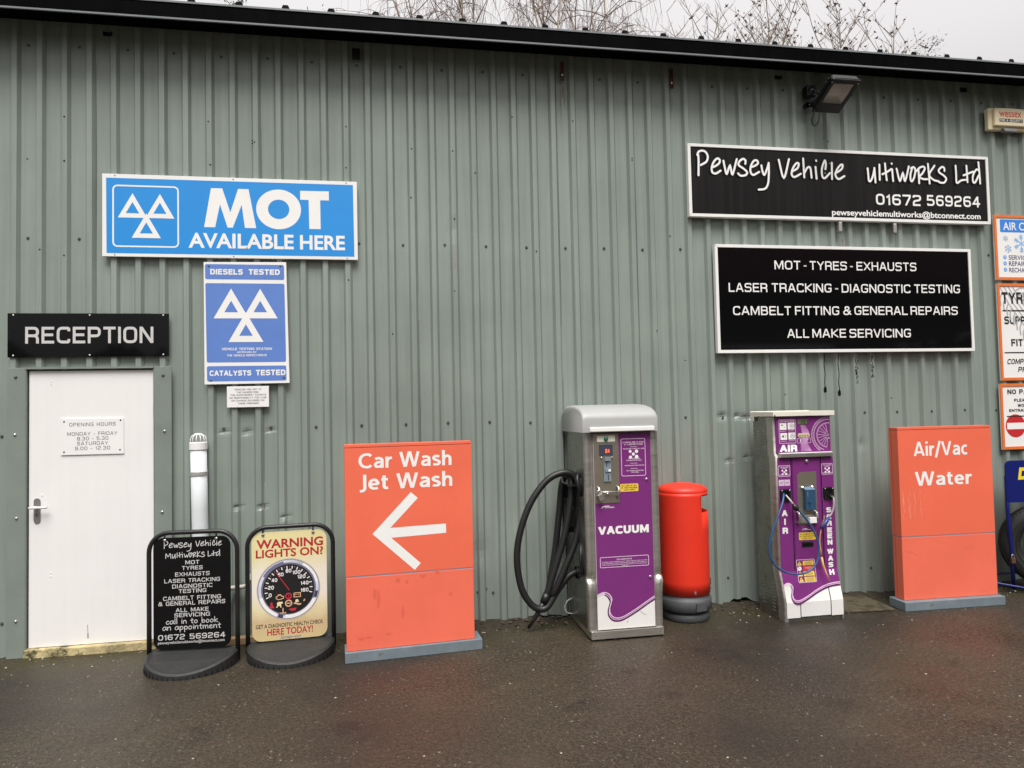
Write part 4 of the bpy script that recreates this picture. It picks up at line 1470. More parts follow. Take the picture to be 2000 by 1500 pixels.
def art_warning(t):
    d = .0031
    red = M("poster_red", (.42, .022, .030), .4, var=.08, vscale=30)
    g = MB()
    humanist(g, "WARNING", .060, .508, .738, .062, d, red, .028)
    humanist(g, "LIGHTS ON?", .056, .508, .674, .056, d, red, .024)
    humanist(g, "HERE TODAY!", .127, .432, .136, .045, d, red, .018)
    humanist(g, "GET A DIAGNOSTIC HEALTH CHECK", .052, .502, .189, .0265, d, PRINTB, .012)
    humanist(g, "Snap-on", .213, .348, .108, .021, d, M("logo_blue_grey", (.22, .24, .33), .4), .022, .25)
    g.build("lettering", t)
    # printed dial
    cx, cz = .272, .448
    g = MB()
    halo = M("poster_halo", (.50, .46, .40), .4)
    g.disc(cx, cz, .213, d, halo, 64)
    chrome = M("printed_chrome", (.60, .61, .70), .3, var=.35, vscale=5)
    g.annulus(cx, cz, .172, .207, d + .0003, M("printed_chrome_dark", (.15, .15, .22), .3), 64)
    g.annulus(cx, cz, .184, .203, d + .0005, chrome, 64)
    # bright and dark arcs as printed on the ring
    def arc(a0, a1, r0, r1, mt, dd):
        k = 14
        A = [radians(a0 + (a1 - a0) * i / k) for i in range(k + 1)]
        o = [(cx + r1 * cos(a), cz + r1 * sin(a)) for a in A] + [(cx + r0 * cos(a), cz + r0 * sin(a)) for a in A[::-1]]
        g.add([(x, -dd, z) for x, z in o], [(i, i + 1, 2 * k - i, 2 * k + 1 - i) for i in range(k)], mt)
    w = M("print_white", (.82, .81, .82), .4)
    dk = M("printed_chrome_deep", (.05, .05, .09), .3)
    arc(195, 245, .180, .204, w, d + .0008); arc(262, 335, .178, .203, w, d + .0008); arc(10, 60, .184, .203, w, d + .0008)
    arc(100, 150, .180, .197, M("printed_chrome_mid", (.16, .16, .26), .3), d + .0008)
    arc(248, 258, .182, .202, dk, d + .0010); arc(338, 352, .182, .200, dk, d + .0010)
    g.disc(cx, cz, .172, d + .0006, M("dial_black", (.012, .011, .012), .4), 64)
    e_ = d + .0012
    for k in range(33):
        a = radians(200 - 212 * k / 32)
        major = k % 2 == 0
        r1, r0 = .161, (.141 if major else .150)
        g.ribbon([(cx + r0 * cos(a), cz + r0 * sin(a)), (cx + r1 * cos(a), cz + r1 * sin(a))], .0065 if major else .003, e_, w if major else M("tick_grey", (.28, .2, .18), .5), 'butt')
    def at(px, pz):
        return cx + (px - 860) * .000291, cz - (pz - 700) * .000297
    for s, px, pz in (("0", 435, 815), ("20", 455, 640), ("40", 535, 470), ("60", 680, 350), ("80", 860, 275), ("100", 1045, 320), ("120", 1160, 430), ("140", 1230, 585), ("160", 1228, 750)):
        x, z = at(px, pz)
        wd = (.019, .038, .052)[len(s) - 1]
        square(g, s, x - wd / 2, x + wd / 2, z - .013, .026, e_ + .0002, w, .2, .45)
    g.build("speedometer", t)
    g = MB()
    rd = M("warning_red", (.52, .03, .05), .4)
    a, b = at(870, 722), at(575, 300)
    g.ribbon([a, b], .005, e_ + .0012, rd, 'round')
    tan = M("warning_amber", (.72, .42, .25), .4)
    s = .00029
    def P(px, pz, pts):
        x, z = at(px, pz)
        return [(x + u * s, z - v * s) for u, v in pts]
    q = e_ + .0002
    g.ribbon(P(650, 880, [(-80, -20), (-50, -20), (-30, -50), (30, -50), (50, -20), (90, -20), (90, 30), (60, 30), (30, 50), (-50, 50), (-80, 20), (-80, -20)]), .005, q, tan, 'round')
    g.ribbon(P(650, 880, [(-35, -62), (25, -62)]), .005, q + .0001, tan)
    x, z = at(855, 865)
    g.annulus(x, z, .0145, .0225, q, rd, 24); g.ribbon([(x, z - .009), (x, z + .009)], .0045, q + .0002, rd)
    g.ribbon(P(1055, 850, [(-75, -45), (75, -45), (75, 50), (-75, 50), (-75, -45)]), .0055, q, tan, 'round')
    g.ribbon(P(1055, 850, [(-45, -8), (-20, -8)]), .005, q + .0002, tan); g.ribbon(P(1055, 850, [(20, -8), (45, -8)]), .005, q + .0003, tan)
    x, z = at(462, 1015); g.disc(x, z, .009, q, rd, 12)
    g.poly(P(465, 1075, [(-62, 55), (-40, 0), (-15, -40), (15, -40), (45, 0), (62, 55), (20, 40), (0, 60), (-25, 40)]), q + .0002, rd)
    x, z = at(635, 1030); g.disc(x, z, .0145, q, M("warning_cream", (.80, .66, .38), .4), 16)
    x, z = at(690, 1010); g.disc(x, z, .0085, q + .0002, MATS["warning_cream"], 12)
    g.ribbon(P(640, 1080, [(-55, 25), (-25, -20), (30, -10), (35, 30)]), .008, q + .0004, MATS["warning_cream"])
    x, z = at(855, 1035)
    g.annulus(x, z, .0165, .0245, q, tan, 24); g.ribbon([(x - .009, z), (x + .009, z)], .008, q + .0002, tan)
    g.poly(P(1050, 1000, [(-45, 30), (-35, -40), (20, -45), (45, 20)]), q, MATS["warning_cream"])
    g.ribbon(P(1060, 1055, [(-70, -10), (-20, 0), (20, 20), (70, 15)]), .010, q + .0003, tan)
    g.poly(P(1215, 990, [(20, -45), (-30, 12), (-2, 10), (-20, 48), (32, -12), (6, -8)]), q, tan)
    g.ribbon(P(725, 1195, [(0, -55), (0, 40)]), .007, q, tan); g.ribbon(P(725, 1195, [(-65, 50), (-30, 65), (0, 50), (35, 65), (65, 50)]), .006, q + .0002, tan)
    g.poly(P(945, 1185, [(-95, -20), (-60, -15), (-35, -30), (40, -30), (95, -35), (60, 30), (-40, 32)]), q, rd)
    g.build("warning_symbols", t)

def poster_mat():
    m = M("warning_poster", (.72, .60, .30), .38)
    t = m.node_tree
    b = t.nodes["Principled BSDF"]
    co = t.nodes.new("ShaderNodeTexCoord")
    sp = t.nodes.new("ShaderNodeSeparateXYZ")
    t.links.new(co.outputs["Object"], sp.inputs[0])
    n = t.nodes.new("ShaderNodeTexNoise"); n.inputs["Scale"].default_value = 7; n.inputs["Detail"].default_value = 6
    t.links.new(co.outputs["Object"], n.inputs["Vector"])
    ad = t.nodes.new("ShaderNodeMath"); ad.operation = 'MULTIPLY_ADD'; ad.inputs[1].default_value = .16; 
    t.links.new(n.outputs["Fac"], ad.inputs[0]); t.links.new(sp.outputs["Z"], ad.inputs[2])
    r = t.nodes.new("ShaderNodeValToRGB")
    els = r.color_ramp.elements
    els[0].position = .17; els[0].color = (.62, .50, .25, 1)
    els[1].position = .95; els[1].color = (.76, .68, .36, 1)
    for p, c in ((.30, (.60, .44, .25)), (.40, (.74, .65, .40)), (.52, (.80, .74, .66)), (.64, (.80, .74, .62)), (.76, (.74, .66, .34))):
        e = els.new(p); e.color = (*c, 1)
    t.links.new(ad.outputs[0], r.inputs[0])
    t.links.new(r.outputs[0], b.inputs["Base Color"])
    return m

swing_board("pavement_sign", "black swing board listing MOT and tyres with handwritten heading", (1.040, -.410), (1.620, -.445), GLOSSB, art_black)
swing_board("pavement_sign", "yellow swing board asking WARNING LIGHTS ON with a speedometer picture", (1.671, -.397), (2.234, -.353), poster_mat(), art_warning)

# ------------------------------------------------------------------ orange totem signs
ORANGE = M("orange_panel", (.80, .148, .080), .42, var=.04, vscale=2.5, rvar=.05, dirt=((.70, .13, .07), .66, 5))
ORANGE2 = M("orange_lower_panel", (.80, .154, .092), .44, var=.04, vscale=2.5, rvar=.05, dirt=((.55, .10, .06), .68, 6))
PLINTH = M("grey_plinth", (.155, .19, .215), .55, var=.15, vscale=8, dirt=((.10, .10, .09), .62, 7))
SEAM = M("grey_seam", (.24, .20, .24), .5)
def totem(name, label, A, B, x0, x1, w, depth, setback, thick, seam, art):
    t = thing(name, label, "sign", (A[0], A[1], 0), math.atan2(B[1] - A[1], B[0] - A[0]), "orange totem signs on grey plinths")
    g = MB(); g.box(0, w, 0, depth, 0, .072, PLINTH); g.build("plinth", t, bevel=.004)
    y0, y1 = setback, setback + thick
    g = MB(); g.box(x0, x1, y0, y1, seam + .004, 1.434, ORANGE); g.box(x0, x1, y0, y1, 1.4375, 1.456, ORANGE); g.box(x0 + .004, x1 - .004, y0 + .004, y1 - .004, 1.43, 1.44, BLACKF)
    for q in (x0, x1):
        g.box(q - .0006, q + .0006, y1 - .034, y1 - .0305, .075, 1.434, M("orange_fold", (.30, .05, .03), .5))
    g.build("panel", t, bevel=.004)
    g = MB(); g.box(x0, x1, y0, y1, .0725, seam - .004, ORANGE2); g.build("lower_panel", t, bevel=.004)
    g = MB(); g.box(x0 + .001, x1 - .001, y0 + .001, y1 - .001, seam - .006, seam + .006, SEAM); g.build("seam_strip", t)
    art(t, -y0)
    return t

def art_wash(t, f):
    g = MB()
    d = f + .0007
    humane(g, "Car Wash", .105, .745, 1.292, .104, d, VINYL)
    humane(g, "Jet Wash", .105, .748, 1.146, .104, d, VINYL)
    g.build("lettering", t)
    g = MB()
    g.poly([(.192, .846), (.456, 1.117), (.503, 1.074), (.312, .880), (.696, .886), (.697, .822), (.318, .812), (.516, .626), (.475, .582)], d, VINYL)
    g.build("arrow", t)
    g = MB()
    sm = M("orange_smear", (.70, .125, .075), .5)
    for x, z, l, w in ((.20, .44, .05, .016), (.225, .40, .07, .012), (.36, .52, .02, .02), (.42, .505, .02, .012), (.39, .30, .05, .014), (.63, .56, .03, .02), (.53, .535, .015, .03), (.11, .15, .012, .03), (.16, .155, .012, .025), (.29, .165, .01, .02), (.72, .40, .02, .014)):
        k = 9
        g.poly([(x + w * cos(2 * pi * i / k) * rnd.uniform(.6, 1.1), z + l * sin(2 * pi * i / k) * rnd.uniform(.6, 1.1)) for i in range(k)], f + .0004, sm)
    g.ribbon([(.74, 1.045), (.765, 1.055), (.775, 1.07)], .0025, f + .0004, sm)
    g.build("smear", t)

def art_air(t, f):
    g = MB()
    d = f + .0007
    humane(g, "Air/Vac", .168, .654, 1.222, .113, d, VINYL)
    humane(g, "Water", .170, .680, .982, .112, d, VINYL)
    g.build("lettering", t)
    g = MB()
    pale = M("orange_scratch", (.86, .30, .20), .6)
    n = 0
    for x, z0, z1 in ((.058, .965, .72), (.108, .955, .715), (.155, .96, .72), (.205, .965, .73)):
        for k in range(14):
            a = rnd.uniform(0, .85); b = a + rnd.uniform(.08, .3)
            xx = x + rnd.uniform(-.008, .008)
            za, zb = z0 + (z1 - z0) * a, z0 + (z1 - z0) * min(1, b)
            g.ribbon([(xx, za), (xx + .006, zb)], rnd.uniform(.001, .0035), f + .0004 + n * .00003, pale, 'butt'); n += 1
    g.build("scratch", t)
    g = MB()
    sm = MATS["orange_smear"]
    for pts in ([(.06, .46), (.11, .455), (.17, .42)], [(.58, .47), (.66, .462)], [(.73, .10), (.76, .105), (.78, .10)], [(.70, .095), (.735, .115)], [(.07, .12), (.075, .128)], [(.26, .075), (.31, .082)], [(.795, .4), (.81, .41)]):
        g.ribbon(pts, .004, f + .0005, sm)
    g.build("smear", t)

totem("totem_sign", "orange totem sign with a big white arrow under Car Wash Jet Wash", (2.343, -.686), (3.276, -.609), .012, .886, .936, .19, .021, .12, .567, art_wash)
totem("totem_sign", "orange totem sign reading Air/Vac Water", (6.663, -.540), (7.552, -.566), .030, .872, .893, .19, .05, .11, .577, art_air)

# ------------------------------------------------------------------ vacuum machine
PURPLE = M("purple_panel", (.182, .027, .172), .30, var=.05, vscale=3, dirt=((.12, .02, .10), .74, 9))
PLINE = M("lilac_print", (.72, .52, .68), .4)
DPURPLE = M("deep_purple_print", (.115, .012, .105), .35)
SST = M("brushed_steel", (.53, .505, .465), .34, metal=.85, var=.10, vscale=6, rvar=.08, stretch=(1, 1, 8))
SSD = M("dull_steel_side", (.30, .29, .26), .30, metal=.9, var=.25, vscale=5, rvar=.1, dirt=((.07, .06, .045), .6, 6))
WPANEL = M("white_machine_panel", (.74, .725, .70), .38, var=.05, vscale=4, dirt=((.42, .39, .34), .70, 10))
YEL = M("yellow_sticker", (.78, .53, .06), .45, var=.04)
CREAM = M("cream_cap", (.72, .69, .60), .45, var=.06, vscale=5)

def shift(g, t):
    g.v = [(x - t.location.x, y - t.location.y, z - t.location.z) for x, y, z in g.v]
    return g

def coins(g, cx, cz, s, d, mat):
    for dx, dz, r in ((-.9, .75, .42), (.95, .75, .5), (0, 0, .45), (-.85, -.85, .45), (.95, -.8, .55)):
        g.disc(cx + dx * s, cz + dz * s, r * s, d, mat, 14)

def padlock(g, x, y, z, ang, body):
    o = len(g.v)
    g.box(-.018, .018, -.010, .010, -.045, 0, body)
    g.tube([(-.012, 0, 0), (-.012, 0, .018), (-.006, 0, .028), (.006, 0, .028), (.012, 0, .018), (.012, 0, 0)], .0042, BRIGHT, 8)
    c, s = cos(ang), sin(ang)
    g.v[o:] = [(x + a * c + e * s, y + b, z - a * s + e * c) for a, b, e in g.v[o:]]

def wave_lines(g, pts, d, w=1.0):
    P = catmull(pts, 6)
    g.ribbon(P, .0075 * w, d, PLINE, 'butt')
    lo = [(x - .006 * w + .004 * w * (i / len(P)), z - .0125 * w) for i, (x, z) in enumerate(P)]
    g.ribbon(lo, .0045 * w, d + .0002, PLINE, 'butt')

def vacuum():
    t = thing("vacuum_machine", "purple coin vacuum machine with grey domed cover and looped black hose", "vacuum", (4.325, -.34, 0))
    B = lambda g, n, **k: shift(g, t).build(n, t, **k)
    g = MB()
    g.box(4.050, 4.600, -.590, -.065, .062, 1.50, SSD)
    # louvre pressings on the left side
    for y in (-.17, -.36):
        for k in range(12):
            z = .20 + k * .019
            g.prism([(4.0500, z), (4.0500, z + .012), (4.0445, z + .001)], 'y', y - .028, y + .028, SSD)
        for k in range(9):
            z = 1.20 + k * .022
            g.prism([(4.0500, z), (4.0500, z + .012), (4.0455, z + .001)], 'y', y - .028, y + .028, SSD)
    B(g, "body", bevel=.004)
    # front corner posts, knocked in above the foot
    for (xa, xb) in ((4.044, 4.106), (4.546, 4.606)):
        g = MB()
        lv = [(1.492, 0, -.622), (1.0, 0, -.622), (.52, .0, -.622), (.462, -.002, -.618), (.440, -.006, -.604), (.428, -.010, -.616), (.405, -.008, -.640), (.33, -.003, -.634), (.20, .0, -.632), (.066, .0, -.632)]
        sgn = 1 if xa < 4.3 else -1
        vs, fs = [], []
        for z, dx, y in lv:
            xo, xi = (xa + dx, xb) if sgn > 0 else (xb - dx, xa)
            r = .016 * sgn
            vs += [(xo, -.585, z), (xo, y + .016, z), (xo + r * .3, y + .005, z), (xo + r, y, z), (xi, y, z), (xi, -.585, z)]
        for i in range(len(lv) - 1):
            for k in range(5):
                a, b = i * 6 + k, i * 6 + k + 1
                fs.append((a, b, b + 6, a + 6) if sgn > 0 else (b, a, a + 6, b + 6))
        g.add(vs, fs, SST, True)
        B(g, "corner_post")
    g = MB(); g.box(4.109, 4.543, -.6300, -.592, .074, 1.484, WPANEL); B(g, "door_panel", bevel=.002)
    W1 = [(4.110, .322), (4.140, .336), (4.170, .339), (4.200, .323), (4.217, .292), (4.210, .258), (4.200, .225), (4.202, .190), (4.224, .162), (4.258, .152), (4.300, .159), (4.350, .182), (4.410, .214), (4.480, .256), (4.542, .291)]
    g = MB()
    g.poly([(4.542, 1.483), (4.110, 1.483)] + catmull(W1, 5), .6303, PURPLE)
    P = catmull(W1, 5)
    lo = [(x - .012 + .010 * (i / len(P)), z - .030) if i > 18 else (x - .016 * i / 18, z - .006 - .024 * i / 18) for i, (x, z) in enumerate(P)]
    dp = [((a[0] + b[0]) / 2, (a[1] + b[1]) / 2) for a, b in zip(P, lo)]
    g.ribbon(dp[10:], .024, .6306, DPURPLE, 'butt')
    wave_lines(g, W1, .6311)
    B(g, "purple_graphic")
    g = MB()
    d = .6318
    square(g, "VACUUM", 4.130, 4.512, .754, .058, d, VINYL, .27, .5, .10)
    g.rrline(4.316, 4.503, 1.167, 1.441, .012, .0045, d, PLINE)
    for s, a, b, z, h in (("\u00a31 MINIMUM VEND TO START", 4.330, 4.492, 1.408, .011), ("\u00a31 - 4 MINUTES VACUUM", 4.342, 4.482, 1.393, .011), ("THIS MACHINE ACCEPTS ALL COINS", 4.331, 4.494, 1.362, .008),
                          ("NO CHANGE GIVEN", 4.372, 4.460, 1.290, .0085), ("MACHINE EMPTIED DAILY", 4.356, 4.474, 1.277, .0085), ("PLEASE REPLACE HOSE AFTER USE", 4.342, 4.491, 1.240, .008),
                          ("THE VACUUM IS NOT SUITABLE", 4.353, 4.487, 1.202, .0085), ("FOR LIQUIDS", 4.392, 4.448, 1.190, .0085)):
        square(g, s, a, b, z, h, d, PLINE, .24, .4)
    for z in (1.380, 1.260, 1.222):
        g.ribbon([(4.386, z), (4.438, z)], .003, d, PLINE, 'butt')
    coins(g, 4.410, 1.327, .026, d, VINYL)
    g.rrline(4.136, 4.506, .515, .592, .010, .0045, d, PLINE)
    square(g, "DISCLAIMER NOTICE", 4.262, 4.376, .566, .010, d, PLINE, .22, .4)
    humanist(g, "The company accepts no liability for any loss or damage to property or injury to any person", 4.148, 4.494, .553, .0075, d, PLINE, .02)
    humanist(g, "arising from the use of this machine unless caused by the negligence of the company or its", 4.148, 4.494, .542, .0075, d, PLINE, .02)
    humanist(g, "servants. Please comply with the instructions displayed for the use of the machine above", 4.152, 4.490, .531, .0075, d, PLINE, .02)
    humanist(g, "Thank you", 4.300, 4.344, .521, .0075, d, PLINE, .02)
    g.ribbon(catmull([(4.160, .944), (4.168, .952), (4.185, .957), (4.215, .957)], 4), .0055, d, VINYL)
    humanist(g, "ISTOBAL", 4.182, 4.256, .943, .009, d, VINYL, .02, .2)
    sc = M("panel_scuff", (.10, .05, .09), .6)
    g.ribbon([(4.475, .345), (4.492, .343), (4.505, .335)], .003, d, sc); g.ribbon([(4.332, .258), (4.337, .256)], .005, d, sc); g.ribbon([(4.330, .115), (4.334, .128)], .003, d, sc); g.ribbon([(4.43, .19), (4.46, .165), (4.475, .16)], .0015, d, sc)
    B(g, "lettering")
    g = MB(); g.box(4.112, 4.298, -.6335, -.6305, .979, 1.480, M("coin_plate_steel", (.36, .32, .255), .38, metal=.75, var=.10, vscale=8)); B(g, "coin_plate", bevel=.001)
    g = MB(); g.box(4.136, 4.272, -.6355, -.634, 1.423, 1.466, CREAM); B(g, "lamp_label")
    g = MB(); g.lathe([(.0165, 0), (.0165, .006), (.012, .012), (0, .014)], M("green_button", (.012, .16, .085), .25), 16, (4.203, -.6358, 1.444), 'y'); B(g, "green_lamp")
    g = MB(); g.box(4.150, 4.252, -.639, -.634, 1.326, 1.404, M("display_bezel", (.055, .055, .085), .25)); B(g, "display", bevel=.002)
    g = MB()
    em = emit("red_digits", (1.0, .10, .02), 1.6)
    for k, x in enumerate((4.196, 4.214)):
        square(g, "84"[k], x, x + .013, 1.342, .028, .6396, em, .17, .1)
    B(g, "display_digits")
    g = MB()
    cu = M("blue_grey_coin_unit", (.26, .31, .36), .35, metal=.3)
    g.box(4.180, 4.236, -.642, -.634, 1.135, 1.300, cu)
    g.box(4.185, 4.231, -.655, -.6425, 1.285, 1.312, cu)
    g.box(4.190, 4.232, -.650, -.6425, 1.205, 1.226, cu)
    g.box(4.2115, 4.230, -.6508, -.6502, 1.208, 1.223, VINYL)
    g.box(4.200, 4.2045, -.6432, -.6422, 1.245, 1.280, BLACKF)
    g.box(4.210, 4.2145, -.6432, -.6422, 1.143, 1.185, BLACKF)
    for x in (4.165, 4.245):
        g.lathe([(.006, 0), (.006, .008), (0, .010)], BRIGHT, 8, (x, -.634, 1.308), 'y')
    B(g, "coin_slot", bevel=.001)
    g = MB()
    for x in (4.130, 4.276):
        g.tube([(x, -.634, 1.098), (x + .006, -.655, 1.090), (x + .008, -.662, 1.060), (x + .006, -.655, 1.034), (x, -.634, 1.025)], .009, BRIGHT, 10)
    g.tube([(4.120, -.658, 1.062), (4.290, -.658, 1.062)], .0045, BRIGHT, 8)
    g.lathe([(.009, 0), (.008, .006), (0, .007)], BRIGHT, 10, (4.206, -.634, 1.045), 'y')
    B(g, "security_bar")
    g = MB(); padlock(g, 4.135, -.670, 1.050, radians(-22), SST); B(g, "padlock", bevel=.003)
    g = MB(); g.prism(rr(4.302, 4.441, 1.056, 1.112, .007), 'y', -.6308, -.6325, YEL)
    for s, a, b, z in (("NO CASH IS LEFT", 4.312, 4.432, 1.094), ("IN THIS MACHINE", 4.312, 4.432, 1.079), ("OVER NIGHT", 4.330, 4.415, 1.064)):
        square(g, s, a, b, z, .0095, .6332, PRINTB, .16, .3)
    B(g, "cash_sticker")
    for x, z in ((4.505, 1.140), (4.513, .432)):
        g = MB(); g.lathe([(.011, 0), (.011, .006), (.007, .008), (0, .008)], BRIGHT, 14, (x, -.6305, z), 'y'); g.box(x - .0015, x + .0015, -.6392, -.6388, z - .005, z + .005, BLACKF); B(g, "lock")
    g = MB()
    g.box(4.056, 4.600, -.646, -.058, .014, .068, SST)
    for x in (4.087, 4.572):
        g.lathe([(.004, 0), (.003, .001), (0, .001)], BLACKF, 8, (x, -.646, .040), 'y')
    B(g, "base_tray", bevel=.006)
    for x in (4.115, 4.55):
        for y in (-.60, -.11):
            g = MB(); g.box(x - .045, x + .045, y - .035, y + .035, 0, .0135, BLACKM); B(g, "foot")
    # domed cover, rounded over front to back
    cov = M("grey_cover", (.37, .37, .365), .42, var=.03, vscale=4)
    g = MB()
    prof = [(-.664, 1.493), (-.664, 1.588), (-.655, 1.618), (-.625, 1.645), (-.56, 1.668), (-.45, 1.686), (-.30, 1.693), (-.17, 1.688), (-.08, 1.664), (-.050, 1.62), (-.046, 1.49)]
    secs = [(4.022, .965), (4.026, .985), (4.040, .997), (4.065, 1.0), (4.550, 1.0), (4.575, .997), (4.588, .985), (4.592, .965)]
    n = len(prof)
    vs, fs = [], []
    for x, k in secs:
        for y, z in prof:
            vs.append((x, -.355 + (y + .355) * (.985 + .015 * k if k < 1 else 1), 1.49 + (z - 1.49) * (1 if z < 1.55 else 1 - (1 - k) * 3.2)))
    for i in range(len(secs) - 1):
        for j in range(n - 1):
            fs.append((i * n + j, (i + 1) * n + j, (i + 1) * n + j + 1, i * n + j + 1))
    g.add(vs, fs + [tuple(range(n)), tuple(range((len(secs) - 1) * n, len(secs) * n))[::-1], ], cov, True)
    B(g, "cover")
    g = MB(); g.box(4.074, 4.562, -.678, -.660, 1.496, 1.530, WHITE); B(g, "cover_rail", bevel=.006)
    # hose
    hosem = M("black_hose", (.012, .012, .0125), .45, bump=.0)
    hb = hosem.node_tree
    co = hb.nodes.new("ShaderNodeTexCoord")
    g = MB()
    p1 = [(4.052, -.33, .424), (4.015, -.34, .425), (3.955, -.35, .392), (3.875, -.35, .292), (3.800, -.36, .190), (3.735, -.36, .178), (3.672, -.36, .222), (3.606, -.36, .340), (3.577, -.355, .545), (3.605, -.35, .745), (3.690, -.34, .958), (3.815, -.33, 1.118), (3.930, -.33, 1.178), (4.020, -.335, 1.168), (4.068, -.345, 1.085), (4.072, -.36, .88), (4.025, -.375, .665), (3.940, -.38, .480), (3.862, -.37, .315), (3.835, -.335, .268), (3.832, -.27, .262), (3.850, -.22, .32), (3.905, -.21, .58), (3.945, -.21, .88), (3.965, -.215, 1.06), (3.985, -.235, 1.135), (4.005, -.27, 1.150), (4.020, -.30, 1.125), (4.010, -.325, .98), (3.955, -.34, .73), (3.870, -.35, .475), (3.790, -.355, .255)]
    P = []
    V = [Vector(p) for p in p1]
    for i in range(len(V) - 1):
        q0 = V[i - 1] if i else V[0] * 2 - V[1]
        q3 = V[i + 2] if i + 2 < len(V) else V[-1] * 2 - V[-2]
        a, b = V[i], V[i + 1]
        for j in range(26):
            u = j / 26
            P.append(.5 * ((2 * a) + (b - q0) * u + (2 * q0 - 5 * a + 4 * b - q3) * u * u + (3 * a - q0 - 3 * b + q3) * u ** 3))
    P.append(V[-1])
    # corrugations: radius alternates along the length
    Q = [P[0]]
    step = .0052
    acc = 0
    for a, b in zip(P, P[1:]):
        seg = (b - a).length
        while acc + seg >= step:
            u = (step - acc) / seg
            a = a + (b - a) * u
            Q.append(a); seg = (b - a).length; acc = 0
        acc += seg
    g.tube(Q, [.0262 if i % 2 else .0243 for i in range(len(Q))], hosem, 12)
    B(g, "hose")
    g = MB()
    g.tube([(3.800, -.354, .285), (3.772, -.355, .222)], [.0285, .0285], BLACKM, 14)
    g.tube([(3.772, -.355, .222), (3.745, -.352, .175), (3.700, -.345, .100), (3.655, -.335, .035)], [.022, .021, .016, .011], BLACKM, 12)
    B(g, "nozzle")
    g = MB()
    g.lathe([(.046, -.012), (.046, 0), (.032, .002)][::-1], BLACKM, 18, (4.046, -.33, .424), 'x', smooth=False)
    B(g, "hose_port")
    g = MB()
    g.tube([(4.05, -.30, 1.105), (3.98, -.31, 1.095), (3.95, -.315, 1.11), (3.935, -.315, 1.20)], .005, BRIGHT, 8)
    g.box(3.985, 4.049, -.40, -.20, 1.078, 1.092, BLACKM)
    B(g, "hose_hook")
    g = MB()
    g.box(3.975, 4.048, -.19, -.17, .70, 1.09, BLACKM)
    g.box(3.985, 4.048, -.30, -.19, .76, .98, BLACKM)
    square(g, "ECO", 4.0, 4.035, .90, .02, .3005, SILV, .18, .3)
    B(g, "tool_holder", bevel=.004)
    g = MB()
    g.tube([(4.05, -.50, 1.02), (4.03, -.50, 1.10), (4.02, -.49, 1.14), (4.028, -.47, 1.17), (4.05, -.46, 1.17)], .017, BLACKM, 10)
    g.tube([(4.048, -.44, .66), (4.040, -.46, .56), (4.042, -.50, .44)], .014, BLACKM, 10)
    B(g, "side_pipe")
    g = MB()
    wc = M("white_cable", (.62, .62, .60), .4)
    g.tube(catmull([(4.05, -.14, .180), (4.01, -.15, .165), (3.985, -.15, .12), (4.0, -.15, .075), (4.05, -.14, .058)], 6), .0055, wc, 8)
    B(g, "power_cable")
vacuum()

# ------------------------------------------------------------------ litter bin
def litter_bin():
    t = thing("litter_bin", "bright red round litter bin with a dark grey base beside the purple vacuum", "bin", (4.945, -.245, 0))
    red = M("bin_red", (.74, .032, .013), .48, var=.04, vscale=4, rvar=.06, dirt=((.45, .02, .012), .72, 10))
    grey = M("bin_grey", (.070, .073, .078), .55, var=.12, vscale=8)
    dark = M("bin_inside", (.05, .012, .010), .7)
    g = MB()
    g.lathe([(0, 0), (.170, 0), (.178, .008), (.181, .052), (.172, .060), (.152, .062), (.152, .080), (.192, .082), (.200, .088), (.201, .166), (.195, .173), (.187, .175), (.186, .215)], grey, 48, (0, 0, 0), smooth=True)
    a0 = radians(-78)
    for k in range(2):
        a = a0 + k * pi
        o = len(g.v)
        g.box(-.045, .045, -.209, -.197, .096, .158, grey)
        c, s = cos(a + pi / 2), sin(a + pi / 2)
        g.v[o:] = [(x * c - y * s, x * s + y * c, z) for x, y, z in g.v[o:]]
    g.build("base", t)
    prof = [(.190, .205), (.191, .30), (.191, .5), (.191, .7), (.191, .842), (.191, .966), (.191, .990)]
    def gap(i, a):
        if i != 4:
            return False
        a = (a + pi) % (2 * pi) - pi
        return radians(-67) < a < radians(30)
    g = MB()
    g.lathe(prof, red, 60, (0, 0, 0), skip=gap)
    g.build("body", t, solid=.006)
    g = MB()
    g.lathe([(.1915, .985), (.1930, .988), (.1935, 1.004), (.188, 1.020), (.165, 1.036), (.12, 1.049), (.06, 1.056), (0, 1.057)], red, 60, (0, 0, 0))
    g.build("lid", t)
    g = MB()
    g.lathe([(.175, .17), (.175, .80), (.168, .80), (.168, .175), (0, .175)], dark, 40, (0, 0, 0))
    g.build("liner", t)
    g = MB()
    for a in (-1.0, .35, 2.2):
        c, s = cos(a - .57), sin(a - .57)
        g.box(.190 * c - .008, .190 * c + .008, .190 * s - .006, .190 * s + .006, .222, .244, BRIGHT)
    g.build("clip", t, bevel=.002)
    g = MB()
    c, s = cos(.05), sin(.05)
    g.box(.191, .205, -.03, .0, .25, .30, BLACKM)
    g.tube([(.200, -.015, .25), (.204, -.02, .215), (.198, -.01, .2)], .005, BLACKM, 6)
    g.build("catch", t)
    g = MB()
    n = 6
    vs = []
    for k in range(n + 1):
        a = radians(-24 + 18 * k / n)
        for z in (.62, .775):
            vs.append((.1955 * cos(a), .1955 * sin(a), z))
    g.add(vs, [(2 * k, 2 * k + 2, 2 * k + 3, 2 * k + 1) for k in range(n)], VINYL)
    g.build("white_sticker", t)
litter_bin()

